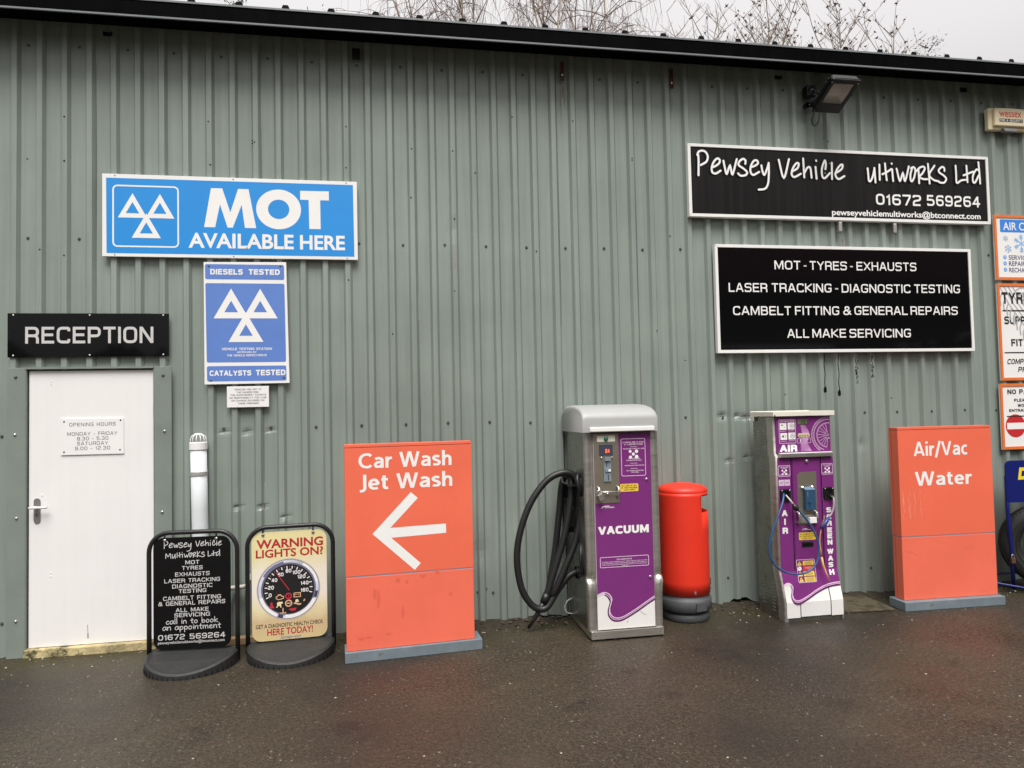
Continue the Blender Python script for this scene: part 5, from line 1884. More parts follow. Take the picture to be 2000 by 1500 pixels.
# ------------------------------------------------------------------ air and screen wash machine
def air_machine():
    t = thing("air_machine", "purple air and screen wash machine with cream cap and looped blue hose", "air machine", (5.85, -.38, 0))
    B = lambda g, n, **k: shift(g, t).build(n, t, **k)
    X0, X1 = 5.602, 6.104
    YU, ZK, YL, ZB = -.515, .375, -.578, .150
    g = MB()
    prof = [(-.19, .0), (-.19, 1.566), (-.485, 1.566), (-.490, 1.27), (YU + .008, 1.255), (YU + .008, ZK), (YL + .008, ZB), (YL + .008, .0)]
    g.prism(prof, 'x', X0 + .004, X1 - .004, SSD)
    for y in (-.27, -.37):
        for k in range(9):
            z = 1.30 + k * .024
            g.prism([(X0 + .004, z), (X0 + .004, z + .013), (X0 - .002, z + .001)], 'y', y - .02, y + .02, SSD)
    for y, zz in ((-.28, .08), (-.42, .05)):
        for k in range(9):
            z = zz + k * .026
            g.prism([(X0 + .004, z), (X0 + .004, z + .014), (X0 - .003, z + .001)], 'y', y - .026, y + .026, SSD)
    B(g, "body", bevel=.003)
    # rounded steel corner posts following the kicked-out foot
    for s in (1, -1):
        g = MB()
        xo = X0 if s > 0 else X1
        xi = 5.618 if s > 0 else 6.092
        lv = [(1.566, -.492), (1.28, -.496), (1.255, YU), (.80, YU), (.42, YU), (ZK + .008, YU + .004), (ZK - .012, YU - .002), (.30, YU + (YL - YU) * .36), (.22, YU + (YL - YU) * .70), (ZB, YL), (.002, YL)]
        vs, fs = [], []
        for z, y in lv:
            r = .014 * s
            vs += [(xo, y + .09, z), (xo, y + .014, z), (xo + r * .3, y + .004, z), (xo + r, y, z), (xi + .012 * s, y, z)]
        for i in range(len(lv) - 1):
            for k in range(4):
                a, b = i * 5 + k, i * 5 + k + 1
                fs.append((a, b, b + 5, a + 5) if s > 0 else (b, a, a + 5, b + 5))
        g.add(vs, fs, SST, True)
        B(g, "corner_post")
    # front panel: upper, slanted, foot
    g = MB()
    def face(x0, x1, zt, zb, mat, e=.003):
        lv = [z for z in (zt, ZK, ZB, zb) if zb <= z <= zt]
        def fy(z):
            if z >= ZK: return YU - e
            if z >= ZB: return YU + (YL - YU) * (ZK - z) / (ZK - ZB) - e
            return YL - e
        for a, b in zip(lv, lv[1:]):
            g.add([(x0, fy(a), a), (x1, fy(a), a), (x1, fy(b), b), (x0, fy(b), b)], [(3, 2, 1, 0)], mat)
    cols3 = ((5.617, 5.728, .034), (5.735, 5.984, .040), (5.991, 6.092, .034))
    for a, b, zb in cols3:
        face(a, b, 1.248, zb, WPANEL)
        face(a, b, 1.248, ZK, PURPLE, .0036)
    face(5.7285, 5.7345, 1.248, .03, BLACKF, .0015); face(5.9845, 5.9905, 1.248, .03, BLACKF, .0015)
    face(5.735, 5.745, 1.248, ZK, DPURPLE, .0042); face(5.975, 5.984, 1.248, ZK, DPURPLE, .0042)
    # purple down to the wave on the slanted part
    def slant(o, e):
        k = (YL - YU) / (ZK - ZB)
        g.v[o:] = [(x, YU + k * (ZK - z) - e - (-y), z) for x, y, z in g.v[o:]]
    W = [(5.617, .276), (5.645, .289), (5.672, .285), (5.690, .262), (5.684, .236), (5.676, .205), (5.682, .176), (5.704, .163), (5.735, .165), (5.800, .190), (5.880, .228), (5.960, .258), (6.030, .272), (6.092, .276)]
    P = catmull(W, 5)
    o = len(g.v)
    g.poly([(6.092, ZK), (5.617, ZK)] + P, 0, PURPLE); slant(o, .0040)
    o = len(g.v)
    lo = [(x - .003, z - .016 if i > 16 else z - .004) for i, (x, z) in enumerate(P)]
    g.ribbon([(x, z) for x, z in lo[12:]], .022, 0, DPURPLE, 'butt'); slant(o, .0044)
    o = len(g.v)
    wave_lines(g, W, 0, .85); slant(o, .0050)
    B(g, "front_panel")
    # head panel with the controls
    g = MB(); g.box(5.622, 6.086, -.5075, -.480, 1.288, 1.568, PURPLE)
    B(g, "control_panel", bevel=.002)
    g = MB()
    d = .5083
    light = M("lilac_field", (.42, .20, .42), .4, var=.4, vscale=9)
    g.poly([(5.83, 1.295), (5.92, 1.295), (5.885, 1.36), (5.905, 1.44), (5.87, 1.50), (5.83, 1.50), (5.845, 1.43), (5.825, 1.37)], d - .0002, light)
    g.rrline(5.646, 5.789, 1.359, 1.547, .008, .004, d, PLINE)
    square(g, "INSTRUCTIONS", 5.658, 5.778, 1.527, .013, d, PLINE, .22, .4)
    for x, z in ((5.654, 1.466), (5.722, 1.468), (5.657, 1.388), (5.725, 1.390)):
        g.poly([(x, z), (x + .057, z), (x + .057, z + .053), (x, z + .053)], d, VINYL)
    gp = GREYP
    g.disc(5.674, 1.502, .007, d + .0004, gp, 10); g.ribbon([(5.690, 1.485), (5.697, 1.483)], .004, d + .0004, gp)
    for x, z in ((5.756, 1.494), (5.760, 1.416)):
        g.annulus(x, z, .016, .019, d + .0004, gp, 20); g.annulus(x, z, .004, .007, d + .0004, gp, 12)
        for k in range(5):
            a = k * 2 * pi / 5
            g.ribbon([(x + .007 * cos(a), z + .007 * sin(a)), (x + .016 * cos(a), z + .016 * sin(a))], .002, d + .0005 + k * .00005, gp)
    g.poly([(5.670, 1.410), (5.676, 1.410), (5.685, 1.402), (5.685, 1.428), (5.676, 1.420), (5.670, 1.420)], d + .0004, PRINTB)
    for k in (0, 1):
        g.ribbon([(5.690 + .007 * k + .006 * cos(a), 1.415 + (.009 + .004 * k) * sin(a)) for a in [-.9 + .3 * j for j in range(7)]], .002, d + .0004, PRINTB)
    for x, z in ((5.655, 1.455), (5.725, 1.457), (5.658, 1.377), (5.726, 1.379)):
        g.ribbon([(x, z), (x + .05, z)], .003, d, PLINE, 'butt')
    square(g, "AIR", 5.650, 5.796, 1.295, .053, d, VINYL, .27, .5, .10)
    g.rrline(5.800, 5.916, 1.358, 1.398, .006, .003, d, PLINE)
    g.ribbon([(5.826, 1.370), (5.826, 1.389)], .006, d, VINYL); g.ribbon([(5.84, 1.383), (5.90, 1.384)], .002, d, PLINE); g.ribbon([(5.84, 1.373), (5.88, 1.374)], .002, d, PLINE)
    # line drawing of a wheel, cut off by the panel edge
    cx, cz = 6.066, 1.416
    def clip(pts):
        return [p for p in pts if p[0] < 6.084 and 1.292 < p[1] < 1.565]
    def arcs(r, a0, a1, w, dd):
        p = clip([(cx + r * cos(radians(a)), cz + r * .99 * sin(radians(a))) for a in range(a0, a1 + 1, 4)])
        if len(p) > 1: g.ribbon(p, w, dd, PLINE, 'butt')
    arcs(.143, 82, 252, .003, d); arcs(.122, 82, 250, .003, d); arcs(.098, 82, 262, .0035, d); arcs(.092, 82, 262, .0015, d + .0003)
    n = 0
    for a in range(88, 245, 9):
        for q in (0, 4):
            A = radians(a + q)
            p = clip([(cx + r * cos(A), cz + r * sin(A)) for r in (.122, .143)])
            if len(p) > 1: g.ribbon(p, .0025, d + .0004 + n * .00003, PLINE, 'butt'); n += 1
    for a in (112, 148, 184, 220, 252):
        for s in (-9, 9):
            A0, A1 = radians(a + s), radians(a + s * .4)
            p = [(cx + .090 * cos(A0), cz + .090 * sin(A0)), (cx + .05 * cos(radians(a + s * .8)), cz + .05 * sin(radians(a + s * .8))), (cx + .022 * cos(A1), cz + .022 * sin(A1))]
            p = clip(p)
            if len(p) > 1: g.ribbon(p, .0028, d + .0006 + n * .00003, PLINE, 'butt'); n += 1
    g.annulus(6.062, 1.417, .006, .009, d + .001, PLINE, 16)
    g.annulus(6.072, 1.392, .003, .006, d + .001, PLINE, 12)
    B(g, "lettering")
    g = MB(); g.box(5.805, 5.897, -.5115, -.508, 1.505, 1.544, M("lcd_green", (.115, .145, .075), .2)); B(g, "lcd_display", bevel=.001)
    g = MB()
    for k, x in enumerate((5.835, 5.858)):
        square(g, "26"[k], x, x + .016, 1.511, .027, .5121, PRINTB, .16, .1)
    g.box(5.889, 5.8965, -.5122, -.5118, 1.508, 1.541, PRINTB)
    B(g, "lcd_digits")
    g = MB(); g.prism(rr(5.805, 5.907, 1.404, 1.436, .0155), 'y', -.508, -.5105, M("button_strip", (.60, .50, .30), .4))
    for k in range(4):
        g.lathe([(.009, 0), (.008, .002), (0, .002)], M("button_face", (.35, .31, .22), .4), 12, (5.822 + .0225 * k, -.5105, 1.420), 'y')
    B(g, "push_buttons")
    g = MB()
    g.box(5.632, 6.076, -.545, -.508, 1.252, 1.281, SST); g.box(5.632, 6.076, -.545, -.508, 1.2815, 1.2865, WHITE)
    B(g, "ledge", bevel=.004)
    g = MB()
    g.box(5.586, 6.112, -.534, -.515, 1.572, 1.608, CREAM); g.box(5.586, 6.112, -.195, -.176, 1.572, 1.612, CREAM)
    g.box(5.586, 5.604, -.5149, -.1951, 1.572, 1.608, CREAM); g.box(6.094, 6.112, -.5149, -.1951, 1.572, 1.608, CREAM)
    g.box(5.6045, 6.0935, -.5145, -.1955, 1.574, 1.590, CREAM)
    g.box(5.584, 5.588, -.24, -.185, 1.532, 1.571, CREAM)
    g.lathe([(.006, 0), (.005, .004), (0, .005)], BLACKF, 8, (5.60, -.534, 1.578), 'y')
    B(g, "cap", bevel=.006)
    F = -YU + .0044
    # lettering down the columns
    g = MB()
    for ch, z in (("A", .798), ("I", .732), ("R", .664)):
        wd = .046 if ch != "I" else .013
        cx = 5.663
        square(g, ch, cx - wd / 2, cx + wd / 2, z, .047, F, VINYL, .28 if ch != 'I' else .28, .5)
    zs = [(.811, "S"), (.758, "C"), (.707, "R"), (.654, "E"), (.608, "E"), (.559, "N"), (.488, "W"), (.434, "A"), (.384, "S"), (.333, "H")]
    zs = [(z, c) for z, c in zs if z > .38]
    for z, ch in zs:
        wd = .042 if ch != "W" else .052
        square(g, ch, 6.040 - wd / 2, 6.040 + wd / 2, z, .040, F, VINYL, .28, .5)
    o = len(g.v)
    square(g, "H", 6.019, 6.061, .330, .040, 0, VINYL, .28, .5)
    k = (YL - YU) / (ZK - ZB)
    g.v[o:] = [(x, YU + k * (ZK - min(z, ZK)) - .0056 + y, z) for x, y, z in g.v[o:]]
    for (x0, x1, z0, z1) in ((5.621, 5.722, 1.104, 1.190), (5.990, 6.087, 1.108, 1.194)):
        g.rrline(x0, x1, z0, z1, .008, .004, F, PLINE)
        square(g, "THIS MACHINE", x0 + .012, x1 - .012, z1 - .017, .008, F, PLINE, .24, .4)
        square(g, "ACCEPTS", x0 + .028, x1 - .028, z1 - .028, .008, F, PLINE, .24, .4)
        coins(g, (x0 + x1) / 2, z1 - .052, .017, F, VINYL)
        g.ribbon([(x0 + .008, z0 + .013), (x1 - .008, z0 + .013)], .004, F, PLINE, 'butt')
    g.rrect(5.622, 5.717, 1.033, 1.080, .005, F, M("pale_lilac", (.62, .48, .62), .4))
    g.ribbon([(5.669, 1.036), (5.669, 1.077)], .003, F + .0004, DPURPLE, 'butt')
    for x in (5.645, 5.693):
        g.ribbon([(x - .014, 1.048), (x - .004, 1.062), (x + .004, 1.050), (x + .014, 1.064)], .003, F + .0004, DPURPLE)
    g.ribbon(catmull([(5.808, .684), (5.815, .690), (5.830, .694), (5.85, .694)], 4), .004, F + .0008, VINYL)
    humanist(g, "ISTOBAL", 5.826, 5.884, .683, .0075, F + .0008, VINYL, .02, .2)
    B(g, "column_lettering")
    g = MB(); g.poly([(5.776, .722), (5.942, .728), (5.943, 1.136), (5.800, 1.133), (5.778, 1.110)], F + .0004, MATS["coin_plate_steel"])
    g.prism([(5.776, .722), (5.942, .728), (5.943, 1.136), (5.800, 1.133), (5.778, 1.110)], 'y', YU - .0030, -F - .0006, MATS["coin_plate_steel"])
    B(g, "coin_plate")
    g = MB()
    cu = M("blue_coin_unit", (.028, .070, .135), .35)
    g.box(5.822, 5.906, -.560, -.520, .842, 1.000, cu)
    g.prism([(-.520, 1.018), (-.560, 1.000), (-.520, 1.000)][::-1], 'x', 5.822, 5.906, M("blue_coin_unit_top", (.12, .19, .28), .35))
    g.box(5.838, 5.866, -.566, -.5602, .900, .915, cu); g.box(5.8500, 5.8535, -.5612, -.5604, .86, .89, BLACKF); g.box(5.836, 5.842, -.5612, -.5602, .945, .985, M("blue_coin_unit_top", (0, 0, 0)))
    for x in (5.815, 5.898):
        g.tube([(x, -.522, 1.010), (x - .006, -.54, 1.022)], .006, BRIGHT, 8)
    B(g, "coin_unit", bevel=.003)
    for cx, cz in ((5.673, .961), (6.041, .962)):
        g = MB()
        # recessed hose socket: a frame round a dark pocket
        hb = M("black_socket", (.010, .010, .011), .28)
        x0, x1, z0, z1 = cx - .044, cx + .044, cz - .048, cz + .048
        g.ring_ = None
        o_, i_ = rr(x0, x1, z0, z1, .014), rr(x0 + .020, x1 - .020, z0 + .018, z1 - .018, .006)
        n = len(o_)
        vs = [(x, -.519, z) for x, z in o_] + [(x, -.532, z) for x, z in [(cx + (p[0] - cx) * .93, cz + (p[1] - cz) * .93) for p in o_]] + [(x, -.530, z) for x, z in i_] + [(x, -.5200, z) for x, z in i_]
        fs = [(a * n + i, a * n + (i + 1) % n, (a + 1) * n + (i + 1) % n, (a + 1) * n + i) for a in range(3) for i in range(n)] + [tuple(range(3 * n, 4 * n))]
        g.add(vs, fs, hb)
        for q in (-1, 1):
            for r_ in (-1, 1):
                g.lathe([(.005, 0), (.0045, .002), (0, .002)], BRIGHT if r_ > 0 else BLACKM, 8, (cx + q * .032, -.532, cz + r_ * .036), 'y')
        B(g, "hose_socket")
    g = MB(); g.lathe([(.013, 0), (.013, .010), (.009, .014), (0, .014)], BRIGHT, 14, (5.862, YU - .004, 1.219), 'y'); B(g, "lock")
    g = MB(); g.prism(rr(5.776, 5.923, .607, .665, .006), 'y', -F, -F - .0012, YEL)
    for s, a, b, z in (("NO CASH IS LEFT", 5.785, 5.914, .647), ("IN THIS MACHINE", 5.785, 5.914, .631), ("OVER NIGHT", 5.803, 5.896, .615)):
        square(g, s, a, b, z, .0095, F + .0016, PRINTB, .16, .3)
    B(g, "cash_sticker")
    g = MB(); g.box(5.799, 5.897, -.522, -.5185, .553, .592, BLACKM); g.box(5.806, 5.890, -.5228, -.5222, .560, .580, BLACKF); B(g, "reject_slot", bevel=.002)
    g = MB()
    g.box(5.772, 5.935, -.530, -.520, .738, .800, SST)
    for x in (5.765, 5.915):
        g.tube([(x, -.520, .828), (x + .004, -.545, .818), (x + .005, -.553, .785), (x + .004, -.545, .752), (x, -.520, .742)], .010, BRIGHT, 10)
    B(g, "security_bar", bevel=.002)
    g = MB(); g.box(5.838, 5.895, -.580, -.556, .745, .788, WHITE); g.tube([(5.895, -.568, .776), (5.912, -.56, .78), (5.912, -.56, .757), (5.895, -.568, .757)], .0045, BLACKM, 8); B(g, "padlock", bevel=.004)
    g = MB()
    o = len(g.v)
    d0 = .0
    gk = []
    g.rrline(5.745, 5.900, .286, .458, .008, .004, F, PLINE)
    rows = ((.412, YEL, 't'), (.372, M("red_print", (0, 0, 0)), 'c'), (.332, YEL, 't'), (.292, YEL, 't'))
    for z, mt, kind in rows:
        g.rrect(5.800, 5.892, z, z + .034, .003, F + .0004, mt)
        for q in range(4):
            g.ribbon([(5.815, z + .006 + .0065 * q), (5.878, z + .006 + .0065 * q)], .0022, F + .0008, GREYP if mt is YEL else PLINE, 'butt')
        if kind == 't':
            g.poly([(5.752, z + .001), (5.792, z + .001), (5.772, z + .035)], F + .0004, YEL); g.ribbon([(5.772, z + .011), (5.772, z + .023)], .003, F + .0008, PRINTB)
        else:
            g.disc(5.772, z + .017, .017, F + .0004, VINYL, 18); g.ribbon([(5.760, z + .027), (5.784, z + .007)], .003, F + .0008, mt)
    g.v = [(x, y if z >= ZK else y + (YL - YU) * (ZK - z) / (ZK - ZB) - .001, z) for x, y, z in g.v]
    B(g, "warning_label")
    # air line: a loop of blue hose ending in the inflator
    g = MB()
    bl = M("blue_hose", (.018, .075, .19), .35)
    pts = [(5.655, -.53, .975), (5.632, -.565, .960), (5.595, -.60, .900), (5.535, -.625, .800), (5.480, -.635, .680), (5.455, -.640, .560), (5.490, -.648, .465), (5.565, -.655, .408), (5.650, -.655, .385), (5.745, -.655, .392), (5.820, -.65, .440), (5.862, -.64, .520), (5.862, -.63, .620), (5.825, -.615, .725), (5.765, -.60, .815), (5.718, -.585, .872)]
    V = [Vector(p) for p in pts]
    P = []
    for i in range(len(V) - 1):
        q0 = V[i - 1] if i else V[0] * 2 - V[1]
        q3 = V[i + 2] if i + 2 < len(V) else V[-1] * 2 - V[-2]
        for j in range(6):
            u = j / 6
            P.append(.5 * ((2 * V[i]) + (V[i + 1] - q0) * u + (2 * q0 - 5 * V[i] + 4 * V[i + 1] - q3) * u * u + (3 * V[i] - q0 - 3 * V[i + 1] + q3) * u ** 3))
    P.append(V[-1])
    g.tube(P, .0078, bl, 10)
    B(g, "air_hose")
    g = MB()
    g.tube([(5.672, -.53, .962), (5.690, -.560, .925), (5.704, -.575, .895)], [.0065, .0065, .008], M("pale_sleeve", (.60, .52, .50), .4), 8)
    g.tube([(5.700, -.575, .900), (5.712, -.58, .880), (5.724, -.585, .862), (5.734, -.588, .850)], [.010, .021, .021, .012], BLACKM, 12)
    B(g, "inflator")
    # screen wash line: short grey pipe, blue trigger, frayed yellow tail
    g = MB()
    gy = M("grey_lilac_pipe", (.30, .24, .29), .4)
    g.tube(catmull([(6.055, .0, .0), (6.0, .0, .0)], 2) and [(6.052, -.535, .945), (6.058, -.56, .925), (6.052, -.57, .88), (6.040, -.575, .84), (6.015, -.58, .80), (5.985, -.585, .772)], .0075, gy, 8)
    B(g, "wash_pipe")
    g = MB()
    for q in range(5):
        g.tube([(6.035 + .008 * q, -.534, .955 - .004 * abs(q - 2)), (6.050 + .004 * q, -.556, .932), (6.055, -.562, .912)], .0045, BLACKM, 6)
    B(g, "pipe_boot")
    g = MB()
    g.tube([(5.995, -.583, .782), (5.965, -.588, .750), (5.940, -.588, .722), (5.925, -.585, .700)], [.010, .017, .019, .012], M("blue_trigger", (.02, .05, .22), .35), 10)
    g.tube([(5.955, -.585, .80), (5.948, -.592, .775), (5.930, -.60, .745), (5.915, -.60, .712)], .0045, M("copper_wire", (.25, .12, .08), .4), 6)
    B(g, "wash_trigger")
    g = MB()
    g.tube([(5.928, -.585, .705), (5.918, -.58, .655), (5.915, -.575, .60), (5.922, -.57, .54), (5.932, -.565, .48)], [.0035, .004, .0045, .006, .008], M("amber_tail", (.66, .38, .16), .5), 6)
    g.tube([(5.932, -.565, .48), (5.945, -.565, .41), (5.958, -.575, .36), (5.975, -.595, .30)], [.008, .009, .006, .004], MATS["amber_tail"], 6)
    B(g, "yellow_tail")
air_machine()

# ------------------------------------------------------------------ tyre rack at the right edge
def rack():
    t = thing("tyre_rack", "blue tyre display rack with yellow lettering at the wall", "tyre rack", (8.2, -.26, 0))
    blue = M("rack_blue", (.004, .010, .13), .35, var=.1, vscale=6)
    B = lambda g, n, **k: shift(g, t).build(n, t, **k)
    g = MB()
    x0, x1 = 7.905, 8.62
    g.prism(rr(x0, x1, .770, 1.132, .045), 'y', -.274, -.262, blue)
    B(g, "sign_board")
    g = MB()
    yl = M("rack_yellow", (.80, .62, .03), .4)
    square(g, "DUNLOP", x0 + .118, x1 - .03, .965, .105, .2752, yl, .27, .45, .10, .18)
    B(g, "lettering")
    for x in (7.925, 8.60):
        g = MB()
        g.tube([(x, -.255, 1.0), (x, -.255, .70), (x + .012, -.26, .40), (x + .016, -.262, .03)], .016, blue, 12)
        B(g, "post")
    g = MB()
    g.tube([(7.80, -.16, .13), (7.80, -.20, .10), (7.82, -.23, .075), (7.94, -.29, .055), (8.06, -.37, .036), (8.45, -.37, .036), (8.62, -.262, .045)], .011, blue, 10)
    g.tube([(7.80, -.16, .13), (7.83, -.10, .12), (8.65, -.10, .12), (8.62, -.262, .045)], .011, blue, 10)
    g.tube([(7.925, -.24, .245), (8.61, -.24, .245)], .008, BLACKM, 8)
    B(g, "base_rail")
    g = MB()
    for x in (8.045, 8.45):
        g.lathe([(0, -.014), (.030, -.014), (.036, -.008), (.036, .008), (.030, .014), (0, .014)], M("dusty_castor", (.24, .20, .17), .7), 20, (x, -.39, .036), 'x')
        B(g, "castor"); g = MB()
    g = MB()
    o = len(g.v)
    padlock(g, 7.925, -.285, .300, 0, RUST)
    B(g, "padlock", bevel=.002)

def tyre(name, label, c, R, yaw):
    rub = M("tyre_rubber", (.012, .012, .012), .5, var=.2, vscale=12, bump=.15, bscale=30)
    g = MB()
    w, ri = .115, .205
    prof = [(ri, -w * .72), (ri + .012, -w * .86), (ri + .05, -w), (R - .055, -w * .98), (R - .022, -w * .88), (R - .006, -w * .72), (R, -w * .4)]
    prof += [(r, -h) for r, h in prof[::-1]]
    prof += [(ri + .02, w * .6), (R - .04, w * .75), (R - .03, 0), (R - .04, -w * .75), (ri + .02, -w * .6), (ri, -w * .72)]
    g.lathe(prof, rub, 64, (0, 0, 0), 'y')
    # tread grooves round the crown and raised rings on the wall
    gv = M("tread_groove", (.003, .003, .003), .8)
    for h in (-.05, -.015, .02, .055):
        g.lathe([(R + .0006, h - .005), (R - .002, h), (R + .0006, h + .005)], gv, 64, (0, 0, 0), 'y')
    for r in (R - .075, R - .11):
        g.lathe([(r - .003, w + .0), (r, w + .004), (r + .003, w + .0)], rub, 64, (0, 0, 0), 'y')
    for k in range(64):
        a = 2 * pi * k / 64
        for s in (-1, 1):
            c_, s_ = cos(a), sin(a)
            g.box(0, 0, 0, 0, 0, 0, gv) if False else None
            pts = [((R + .0004) * c_, -s * .062, (R + .0004) * s_), ((R - .012) * cos(a + .03), -s * .098, (R - .012) * sin(a + .03))]
            g.tube(pts, .0028, gv, 4, caps=False)
    o = g.build(name)
    o.location = c
    o.rotation_euler = (radians(-4), 0, yaw)
    tag(o, label, "tyre", "tyres on the blue rack")
rack()
tyre("car_tyre", "black car tyre standing on the blue rack beside the Air/Vac sign", (8.225, -.345, .402), .352, radians(-38))

# ------------------------------------------------------------------ trees behind the garage
BARK = M("birch_bark", (.42, .35, .28), .8, var=.45, vscale=4, stretch=(1, 1, 6))
TWIG = M("twig", (.16, .10, .085), .8)
TWIG2 = M("grey_twig", (.20, .165, .13), .8)
SEED = M("seed_head", (.16, .075, .045), .9, var=.4, vscale=9)
LEAF = M("evergreen_leaf", (.055, .065, .032), .7, var=.45, vscale=3)

def limb(g, p, d, L, r, mat, droop=0.0, wob=.12, n=7, rr_=None, tip=.35, sides=5):
    R_ = rr_ or rnd
    pts, p, d = [Vector(p)], Vector(p), Vector(d).normalized()
    for i in range(n):
        d = (d + Vector((R_.uniform(-wob, wob), R_.uniform(-wob, wob), R_.uniform(-wob, wob) * .6 - droop))).normalized()
        p = p + d * (L / n)
        pts.append(p.copy())
    g.tube(pts, [r * (1 - (1 - tip) * i / n) for i in range(n + 1)], mat, sides, caps=False)
    return pts, d

def birch(x, y, H, label, seed, lean=(0, 0), fork=.55, spread=1.0, nl=9):
    q = random.Random(seed)
    t = thing("birch_tree", label, "tree", (x, y, 0), 0, "bare birches behind the garage")
    g = MB()
    trunk, d = limb(g, (0, 0, 0), (lean[0], lean[1], 1), H * fork, .10, BARK, 0, .03, 10, q, .6, 8)
    tops = []
    for k in range(3):
        a = q.uniform(0, 2 * pi)
        pts, dd = limb(g, trunk[-1], (lean[0] * 2 + .17 * cos(a) * spread, .17 * sin(a), 1), H * (1 - fork) * q.uniform(.8, 1.0), .055, BARK, 0, .07, 8, q, .2, 6)
        tops.append(pts)
    g.build("trunk", t)
    c = MB()
    for pts in tops:
        for k in range(nl):
            i = q.randint(len(pts) // 3, len(pts) - 1)
            a = q.uniform(0, 2 * pi)
            b, dd = limb(c, pts[i], (cos(a) * .7 * spread, sin(a) * .7 * spread, q.uniform(.8, 1.5)), q.uniform(1.3, 3.0), .019, TWIG2, .085, .16, 7, q, .25, 4)
            for m in range(7):
                j = q.randint(2, len(b) - 1)
                a2 = q.uniform(0, 2 * pi)
                e, _ = limb(c, b[j], (cos(a2), sin(a2), q.uniform(-.1, .5)), q.uniform(.5, 1.3), .008, TWIG, .22, .16, 6, q, .4, 3)
                for u in range(2):
                    s = e[q.randint(2, len(e) - 1)]
                    limb(c, s, (q.uniform(-.3, .3), q.uniform(-.3, .3), -1), q.uniform(.5, 1.5), .0042, TWIG, .05, .12, 5, q, .5, 3)
    c.build("crown", t)

birch(3.9, 14.0, 15.6, "bare birch with pale forked limbs behind the middle of the gutter", 11, (.03, 0), .60, 1.5, 9)
birch(6.25, 14.6, 16.2, "bare birch with a straight pale upright stem behind the gutter", 25, (-.01, 0), .62, .9, 9)
birch(7.35, 13.6, 15.2, "bare dark branched birch between two paler birches", 37, (.0, 0), .60, 1.1, 9)
birch(8.75, 14.2, 15.8, "bare birch nearest the seed head trees, weeping twigs hanging over the roof edge", 46, (-.01, 0), .62, 1.3, 9)

def seed_tree(x, y, H, label, seed, wide=1.0, lean=0.0, pods=1.0, n=7):
    q = random.Random(seed)
    t = thing("bare_tree", label, "tree", (x, y, 0), 0, "bare trees with brown seed heads behind the garage")
    g = MB()
    trunk, d = limb(g, (0, 0, 0), (lean, 0, 1), H * .55, .15, TWIG2, 0, .03, 9, q, .55, 7)
    g.build("trunk", t)
    c = MB()
    s = MB()
    def pod(p, k=1.0):
        for i in range(6):
            v = Vector((q.uniform(-1, 1), q.uniform(-1, 1), q.uniform(-1, 1))).normalized() * .066 * k
            w = v.orthogonal().normalized() * .02 * k
            s.add([p + w, p - w, p + v * 1.2], [(0, 1, 2)], SEED)
            w2 = v.cross(w).normalized() * .02 * k
            s.add([p + w2, p - w2, p + v * 1.1], [(0, 1, 2)], SEED)
    for k in range(n):
        # a rising limb from the trunk, then a fan of ascending shoots in the top of the crown
        st = trunk[q.randint(len(trunk) - 4, len(trunk) - 1)]
        ox = q.uniform(-1.6, 1.6) * wide
        en = Vector((ox, q.uniform(-.9, .9), H - q.uniform(1.3, 2.6) - abs(ox) * .25))
        md = (st + en) / 2 + Vector((ox * .12, 0, -.25))
        c.tube([st, md, en], [.05, .034, .022], TWIG2, 5, caps=False)
        for m in range(2):
            b, _ = limb(c, en, (ox * .30 + q.uniform(-.75, .75), q.uniform(-.4, .4), 1), q.uniform(1.1, 2.0), .019, TWIG2, -.02, .10, 8, q, .3, 4)
            if q.random() < .7 * pods: pod(b[-1], q.uniform(.7, 1.3))
            for u in range(6):
                f = b[q.randint(1, len(b) - 1)]
                sd = q.choice((-1, 1))
                h, _ = limb(c, f, (sd * q.uniform(.6, 1.5), q.uniform(-.5, .5), 1), q.uniform(.3, .9), .0095, TWIG2, -.03, .13, 5, q, .5, 3)
                if q.random() < .42 * pods: pod(h[-1], q.uniform(.5, 1.1))
                for w in range(2):
                    k2, _ = limb(c, h[q.randint(1, 4)], (q.uniform(-.9, .9), q.uniform(-.5, .5), 1), q.uniform(.12, .4), .006, TWIG2, -.03, .13, 3, q, .6, 3)
                    if q.random() < .22 * pods: pod(k2[-1], q.uniform(.45, .9))
    c.build("crown", t)
    if s.v: s.build("seed_heads", t)

seed_tree(10.4, 11.2, 11.9, "small bare tree almost without seed heads, standing between the birches and the company sign", 5, .5, 0, .1, 8)
seed_tree(12.0, 11.4, 12.6, "tall bare tree with few seed heads behind the company sign", 9, .55, 0, .4, 9)
seed_tree(14.1, 11.0, 12.4, "wide bare tree thick with brown seed heads behind the floodlight", 17, 1.1, 0, 1.5)
seed_tree(16.1, 11.3, 12.1, "bare tree with scattered brown seed heads next to the green leafed evergreen", 23, .9, .03, 1.2)

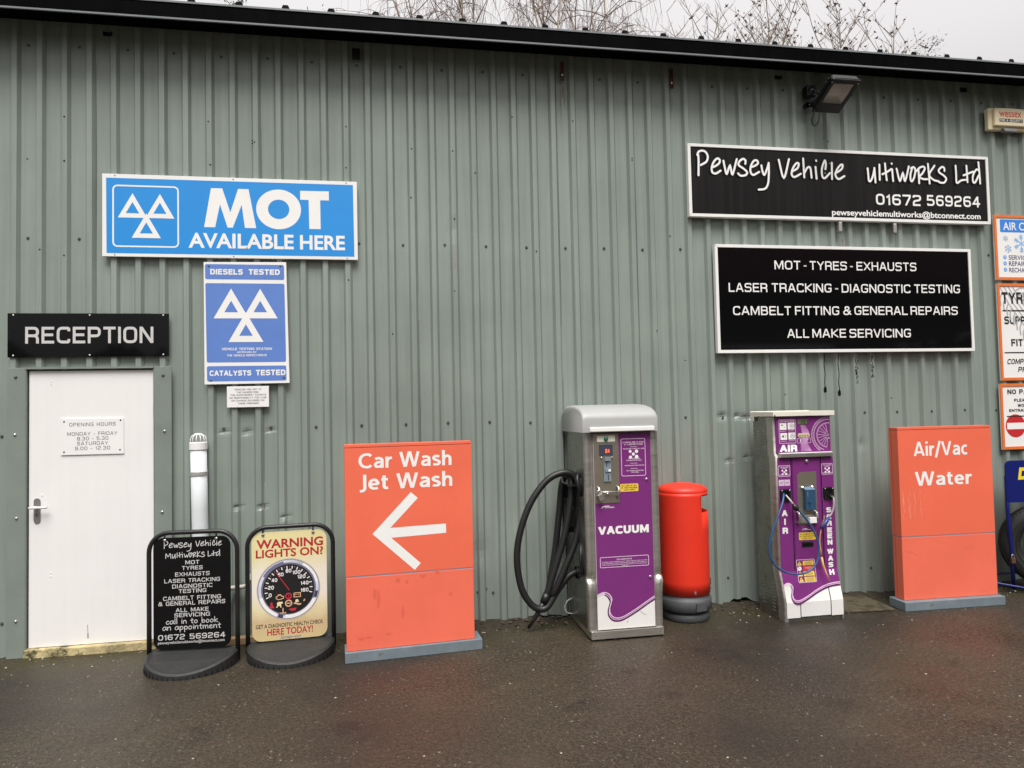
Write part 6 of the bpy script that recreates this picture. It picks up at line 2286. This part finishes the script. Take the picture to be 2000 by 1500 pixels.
def evergreen(x, y, H, R, label, seed, n=2600, narrow=False):
    q = random.Random(seed)
    t = thing("evergreen_tree", label, "tree", (x, y, 0), 0)
    g = MB(); limb(g, (0, 0, 0), (0, 0, 1), H * .93, .16, TWIG2, 0, .02, 8, q, .15, 7); g.build("trunk", t)
    c = MB()
    tips = []
    for k in range(46):
        z = H * q.uniform(.35, .97)
        a = q.uniform(0, 2 * pi)
        L = R * (1.05 - z / H) * q.uniform(.7, 1.3) + .25
        b, _ = limb(c, (0, 0, z), (cos(a), sin(a), .7), L, .022, TWIG2, -.02, .1, 5, q, .3, 4)
        tips += b[1:] + [b[-1]] * 3
    for k in range(n):
        p = q.choice(tips) + Vector((q.gauss(0, .10), q.gauss(0, .10), q.gauss(0, .10)))
        u = Vector((q.uniform(-1, 1), q.uniform(-1, 1), q.uniform(-.5, 1))).normalized()
        v = u.orthogonal().normalized() * .022
        c.add([p - v, p + u * .05 - v * .3, p + u * .10, p + v], [(0, 1, 2, 3)], LEAF)
    c.build("crown", t)
evergreen(17.35, 11.0, 11.75, 1.1, "green leafed evergreen whose tips show over the roof above the alarm box", 3)
evergreen(-2.2, 17.5, 15.35, 1.6, "dark evergreen whose tips just show above the triangles of the MOT sign", 8, 2600)
evergreen(.25, 18.0, 15.30, 1.2, "olive evergreen with thin tips above the last letter of the MOT sign", 14, 1800)

# ------------------------------------------------------------------ what stands across the forecourt (seen in the glossy signs)
def canopy():
    t = thing("station_canopy", "dark red edged filling station canopy across the forecourt from the garage", "canopy", (17, -17, 0))
    fas = M("canopy_red", (.16, .018, .022), .4)
    und = M("canopy_soffit", (.30, .29, .28), .6)
    g = MB()
    g.box(-9.5, 9.5, -8, 8, 4.5, 5.2, fas)
    g.build("fascia", t)
    g = MB(); g.box(-9.4, 9.4, -7.9, 7.9, 4.46, 4.4995, und); g.build("soffit", t)
    for x in (-6, 6):
        for y in (-4, 4):
            g = MB(); g.box(x - .2, x + .2, y - .2, y + .2, 0, 4.46, M("canopy_column", (.35, .35, .35), .5)); g.build("column", t)
canopy()
def hedge_bank():
    q = random.Random(77)
    g = MB()
    lf = M("dark_hedge_leaf", (.035, .045, .022), .8, var=.4, vscale=2)
    for k in range(9000):
        x = q.uniform(-70, 75)
        h = 5.5 + 1.6 * sin(x * .21) + 1.1 * sin(x * .57 + 1)
        z = h * q.random() ** .8
        y = -34 + q.uniform(-1.5, 1.5) * (1 - .5 * z / h) - .02 * abs(x)
        s = q.uniform(.25, .6)
        u = Vector((q.uniform(-1, 1), q.uniform(-.4, .4), q.uniform(-1, 1))).normalized() * s
        v = Vector((0, 1, 0)).cross(u).normalized() * s * .6
        p = Vector((x, y, z))
        g.add([p - u, p - v, p + u, p + v], [(0, 1, 2, 3)], lf)
    o = g.build("treeline")
    o["kind"] = "stuff"
    o["label"] = "dark mass of trees on the far side of the road"
hedge_bank()
